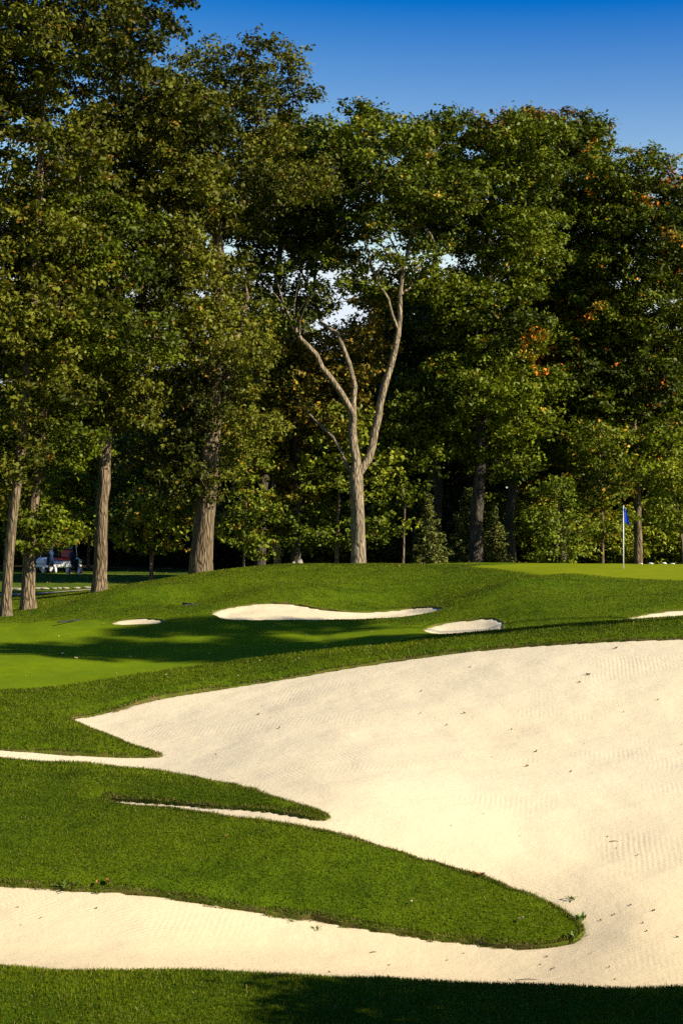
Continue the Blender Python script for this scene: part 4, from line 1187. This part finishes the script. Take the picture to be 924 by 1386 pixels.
# bunker rakes
def rake(px, py, ang, label):
    p = hit(px, py, 48)
    r = empty('bunker_rake', tuple(p), label, 'rake', 'rakes left by the bunkers', ang)
    m = MB(); m.tube([(-.75, 0, .05), (.75, 0, .06)], .025, 8); m.build('handle', M_BLACK, r)
    m = MB(); m.box((.78, 0, .05), (.07, .6, .05)); m.build('rake_head', M_BLACK, r)
    for k in range(9):
        m = MB(); m.tube([(.80, -.27+k*.0675, .03), (.83, -.27+k*.0675, -.05)], [.009, .004], 5); m.build('tine', M_BLACK, r)
rake(97, 842.5, 1.12, 'dark rake lying flat on the turf left of the tiny bunker')
rake(252, 819, -1.2, 'dark rake lying on the mound left of the long bunker')

# litter: leaves, twigs, weeds
def flat_leaf(name, loc, L, mat, seed, label, group, curl=.3):
    rng = np.random.default_rng(seed)
    nu, nv = 6, 4; V = []; Fc = []
    for j in range(nv+1):
        for i in range(nu+1):
            u = i/nu*2-1; v = j/nv*2-1
            w = .42*(1-u*u)**.6*(1+.25*math.cos(u*9))+.02
            V.append((u*L/2, v*w*L/2, .012+curl*L*(u*u*.4+v*v*.5)+rng.normal()*.004))
    for j in range(nv):
        for i in range(nu): a = j*(nu+1)+i; Fc.append((a, a+1, a+nu+2, a+nu+1))
    n0 = len(V); V += [(x, y, z-.004) for x, y, z in V]; Fc += [tuple(n0+i for i in reversed(f)) for f in Fc]
    mb = MB(); mb.add(V, Fc); o = mb.build(name, mat, None, True); o.location = loc; o.rotation_euler = (rng.normal()*.25, rng.normal()*.25, rng.uniform(0, 6.28))
    return tag(o, label, 'leaf', group)
rl = random.Random(4)
cnt = 0
fixed = [(350, 968, .12), (378, 986, .10), (833, 878, .14), (795, 914, .15), (784, 924, .10), (628, 966, .10), (605, 982, .09), (713, 1038, .12), (725, 1018, .09), (636, 904, .08), (772, 1045, .08), (570, 936, .08), (692, 988, .07), (890, 948, .09)]
for _ in range(30):
    fixed.append((rl.uniform(250, 924), rl.uniform(930, 1330), rl.uniform(.03, .06)))
for (px, py, L) in fixed:
    p = hit(px, py)
    if float(bil(SDR, p[0], p[1])) < 0.12: continue
    flat_leaf('leaf_litter', tuple(p), L*.68, M_DRY if rl.random() < .5 else M_TWIG, 300+cnt, 'small dark dry leaf scrap lying on the great bunker sand', 'leaf scraps on the sand', .5); cnt += 1
for _ in range(22):
    px, py = rl.uniform(0, 924), rl.uniform(1225, 1335)
    p = hit(px, py)
    if float(bil(SDR, p[0], p[1])) < 0.08: continue
    flat_leaf('leaf_litter', tuple(p), rl.uniform(.02, .05), M_DRY if rl.random() < .6 else M_TWIG, 400+cnt, 'small dark dry leaf scrap lying on the great bunker sand', 'leaf scraps on the sand', .4); cnt += 1
for px, py, L, m_, lb in ((650, 1189, .14, M_DRY, 'curled brown leaf near the crest of the nearest turf finger'), (636, 1186, .10, M_DRY, 'small brown leaf just left of the curled one on the nearest turf finger'),
                      (706, 1249, .12, M_PALEL, 'tan leaf lying near the tip of the nearest turf finger'), (303, 1137, .11, M_DRY, 'rust leaf lying mid-left on the nearest turf finger'), (556, 1225, .07, M_PALEL, 'little pale leaf in the middle of the nearest turf finger'),
                      (146, 1198, .16, M_DRY, 'rust leaf caught at the lower edge of the nearest turf finger, left'), (132, 1200, .12, M_DRY, 'smaller rust leaf at the lower turf edge beside the weed')):
    p = hit(px, py); p[2] += .045
    flat_leaf('fallen_leaf', tuple(p), L, m_, 500+int(px), lb, 'fallen leaves on the near turf')
for k in range(18):
    px, py = rl.uniform(0, 520), rl.uniform(848, 925)
    if k < 4: px, py = ((85, 886), (103, 892), (404, 892), (80, 862))[k]
    p = hit(px, py, 44)
    if float(bil(SDR, p[0], p[1])) > -.2: continue
    flat_leaf('fallen_leaf', tuple(p), rl.uniform(.04, .075) if k > 1 else .12, M_PALEL, 560+k, 'pale fallen leaf lying on the short fairway grass', 'pale leaves on the fairway', .5)
def litter():
    rng = np.random.default_rng(17); n = 2600
    x = rng.uniform(-17, 18, n); y = rng.uniform(57, 97, n)
    keep = (bil(SD, x, y) < -.1) & (bil(GREEN, x, y) < .1) & (rng.random(n) < np.where(y > 70, 1, .22)) & (rng.random(n) < np.where(x > -8, .5, 1)); x, y = x[keep], y[keep]; n = len(x)
    p = np.stack([x, y, bil(ZG, x, y)+.035], 1)
    V, Q = leaf_mesh(p, rng.normal(size=(n, 3))*.5+np.array([0, 0, 1.0]), rng.uniform(.05, .11, n), rng.uniform(.035, .07, n), rng)
    pal = np.array([(0.20, 0.11, 0.03), (0.30, 0.22, 0.05), (0.12, 0.07, 0.025), (0.26, 0.13, 0.02)]); col = pal[rng.integers(4, size=n)]*rng.uniform(.6, 1.2, (n, 1))
    o = mesh_np('fallen_leaves', V, Q, None, M_LEAF, smooth_sh=False, col=np.repeat(col, 4, 0))
    tag(o, 'thin scatter of brown fallen leaves on the grass under the trees', 'leaves', kind='stuff')
litter()
def twig(px, py, L, ang, label):
    p = hit(px, py)
    mb = MB(); mb.tube([(-L/2, 0, .008), (0, .02*L, .018), (L/2, -.03*L, .010)], [.006, .006, .003], 6); mb.tube([(0, .02*L, .016), (L*.2, .12*L, .02)], [.004, .002], 5)
    o = mb.build('twig', M_TWIG, None); o.location = tuple(p); o.rotation_euler = (0, 0, ang); tag(o, label, 'twig', 'twigs on the sand')
twig(712, 1327, .34, .05, 'long thin dark twig on the sand at the near lip')
twig(706, 1334, .18, -.6, 'short twig crossing below the long one at the near lip')
twig(505, 1290, .12, .4, 'tiny twig on the sand strip in the middle of the photo bottom')
twig(830, 1140, .16, .1, 'small twig on the right part of the great bunker')
def weed(px, py, n, h, seed, label):
    p = hit(px, py); rng = np.random.default_rng(seed)
    mb = MB()
    for k in range(n):
        a = rng.uniform(0, 6.28); L = h*rng.uniform(.6, 1.2); el = rng.uniform(.2, 1.1)
        d = np.array([math.cos(a)*math.cos(el), math.sin(a)*math.cos(el), math.sin(el)]); s_ = np.array([-math.sin(a), math.cos(a), 0])*L*.10
        o = np.array([rng.normal()*.05, rng.normal()*.04, 0])
        q1 = o+d*L*.55; q2 = o+d*L-np.array([0, 0, .2*L])
        V = [o-s_*.4, o+s_*.4, q1+s_, q1-s_, q2]; V2 = [v-np.array([0, 0, .003]) for v in V]
        mb.add(V+V2, [(0, 1, 2, 3), (3, 2, 4), (8, 7, 6, 5), (9, 7, 8)])
    o = mb.build('weed', M_WEED, None); o.location = tuple(p); tag(o, label, 'weed', 'weeds at the bunker edges')
weed(92, 1206, 14, .20, 1, 'leafy green weed on the sand under the left turf edge')
weed(784, 1246, 26, .20, 2, 'pale green weed tuft growing in the sand off the finger tip')
weed(772, 1218, 10, .14, 3, 'thin weed tuft on the back of the nearest finger tip')
weed(778, 1270, 14, .14, 4, 'low weed tuft at the front of the nearest finger tip')
weed(396, 1247, 8, .13, 5, 'sparse weed on the sand strip below the nearest turf finger')
weed(428, 1259, 8, .11, 6, 'spiky little weed on the sand right of the sparse weed')

# ------------------------------------------------------------------ light, sky, camera
SUN_A, SUN_E = math.radians(69), math.radians(31)
SKY_K, SKY_B, SKY_MIN = (6.27, 4.26, 2.15), (-3.98, -7.1, -3.75), (0.02, 1.0, 4.0)
sd = bpy.data.lights.new('sun', 'SUN'); sd.energy = 5.0; sd.angle = math.radians(0.5); sd.color = (1.0, 0.90, 0.72)
so = bpy.data.objects.new('sun', sd); C.objects.link(so)
from mathutils import Vector
tow = Vector((math.cos(SUN_E)*math.sin(SUN_A), -math.cos(SUN_E)*math.cos(SUN_A), math.sin(SUN_E)))
so.rotation_euler = tow.to_track_quat('Z', 'Y').to_euler(); so.location = tow*60

w = bpy.data.worlds.new('World'); bpy.context.scene.world = w; w.use_nodes = True
nt = w.node_tree; nt.nodes.clear()
sky = nt.nodes.new('ShaderNodeTexSky'); sky.sky_type = 'NISHITA'; sky.sun_disc = False
sky.sun_elevation = SUN_E; sky.sun_rotation = math.pi-SUN_A; sky.air_density = 1.0; sky.dust_density = 0.1; sky.ozone_density = 3.0; sky.altitude = 200
hs = nt.nodes.new('ShaderNodeHueSaturation'); hs.inputs['Saturation'].default_value = 1.3
bg = nt.nodes.new('ShaderNodeBackground'); bg.inputs['Strength'].default_value = 0.05
wo = nt.nodes.new('ShaderNodeOutputWorld')
ma = nt.nodes.new('ShaderNodeVectorMath'); ma.operation = 'MULTIPLY_ADD'
mx = nt.nodes.new('ShaderNodeVectorMath'); mx.operation = 'MAXIMUM'
ma.inputs[1].default_value = SKY_K; ma.inputs[2].default_value = SKY_B; mx.inputs[1].default_value = SKY_MIN
nt.links.new(sky.outputs[0], hs.inputs['Color']); nt.links.new(hs.outputs[0], ma.inputs[0]); nt.links.new(ma.outputs[0], mx.inputs[0]); mn = nt.nodes.new('ShaderNodeVectorMath'); mn.operation = 'MINIMUM'; mn.inputs[1].default_value = (7.5, 8.3, 9.2)
nt.links.new(mx.outputs[0], mn.inputs[0]); nt.links.new(mn.outputs[0], bg.inputs['Color']); nt.links.new(bg.outputs[0], wo.inputs['Surface'])

cd = bpy.data.cameras.new('camera'); cam = bpy.data.objects.new('camera', cd); C.objects.link(cam)
cam.location = (0, 0, CAMH); cam.rotation_euler = (math.pi/2, 0, 0)
cd.sensor_fit = 'VERTICAL'; cd.sensor_height = 24; cd.sensor_width = 16; cd.lens = 24*F/1386.0
cd.clip_start = 0.1; cd.clip_end = 6000
sc = bpy.context.scene; sc.camera = cam
sc.view_settings.view_transform = 'Standard'; sc.view_settings.look = 'None'; sc.view_settings.exposure = 1.10; sc.view_settings.gamma = 1.0
sc.view_settings.use_curve_mapping = False
sc.render.engine = 'CYCLES'
sc.cycles.use_denoising = False
sc.cycles.max_bounces = 5; sc.cycles.diffuse_bounces = 2; sc.cycles.glossy_bounces = 1; sc.cycles.transmission_bounces = 2; sc.cycles.transparent_max_bounces = 4
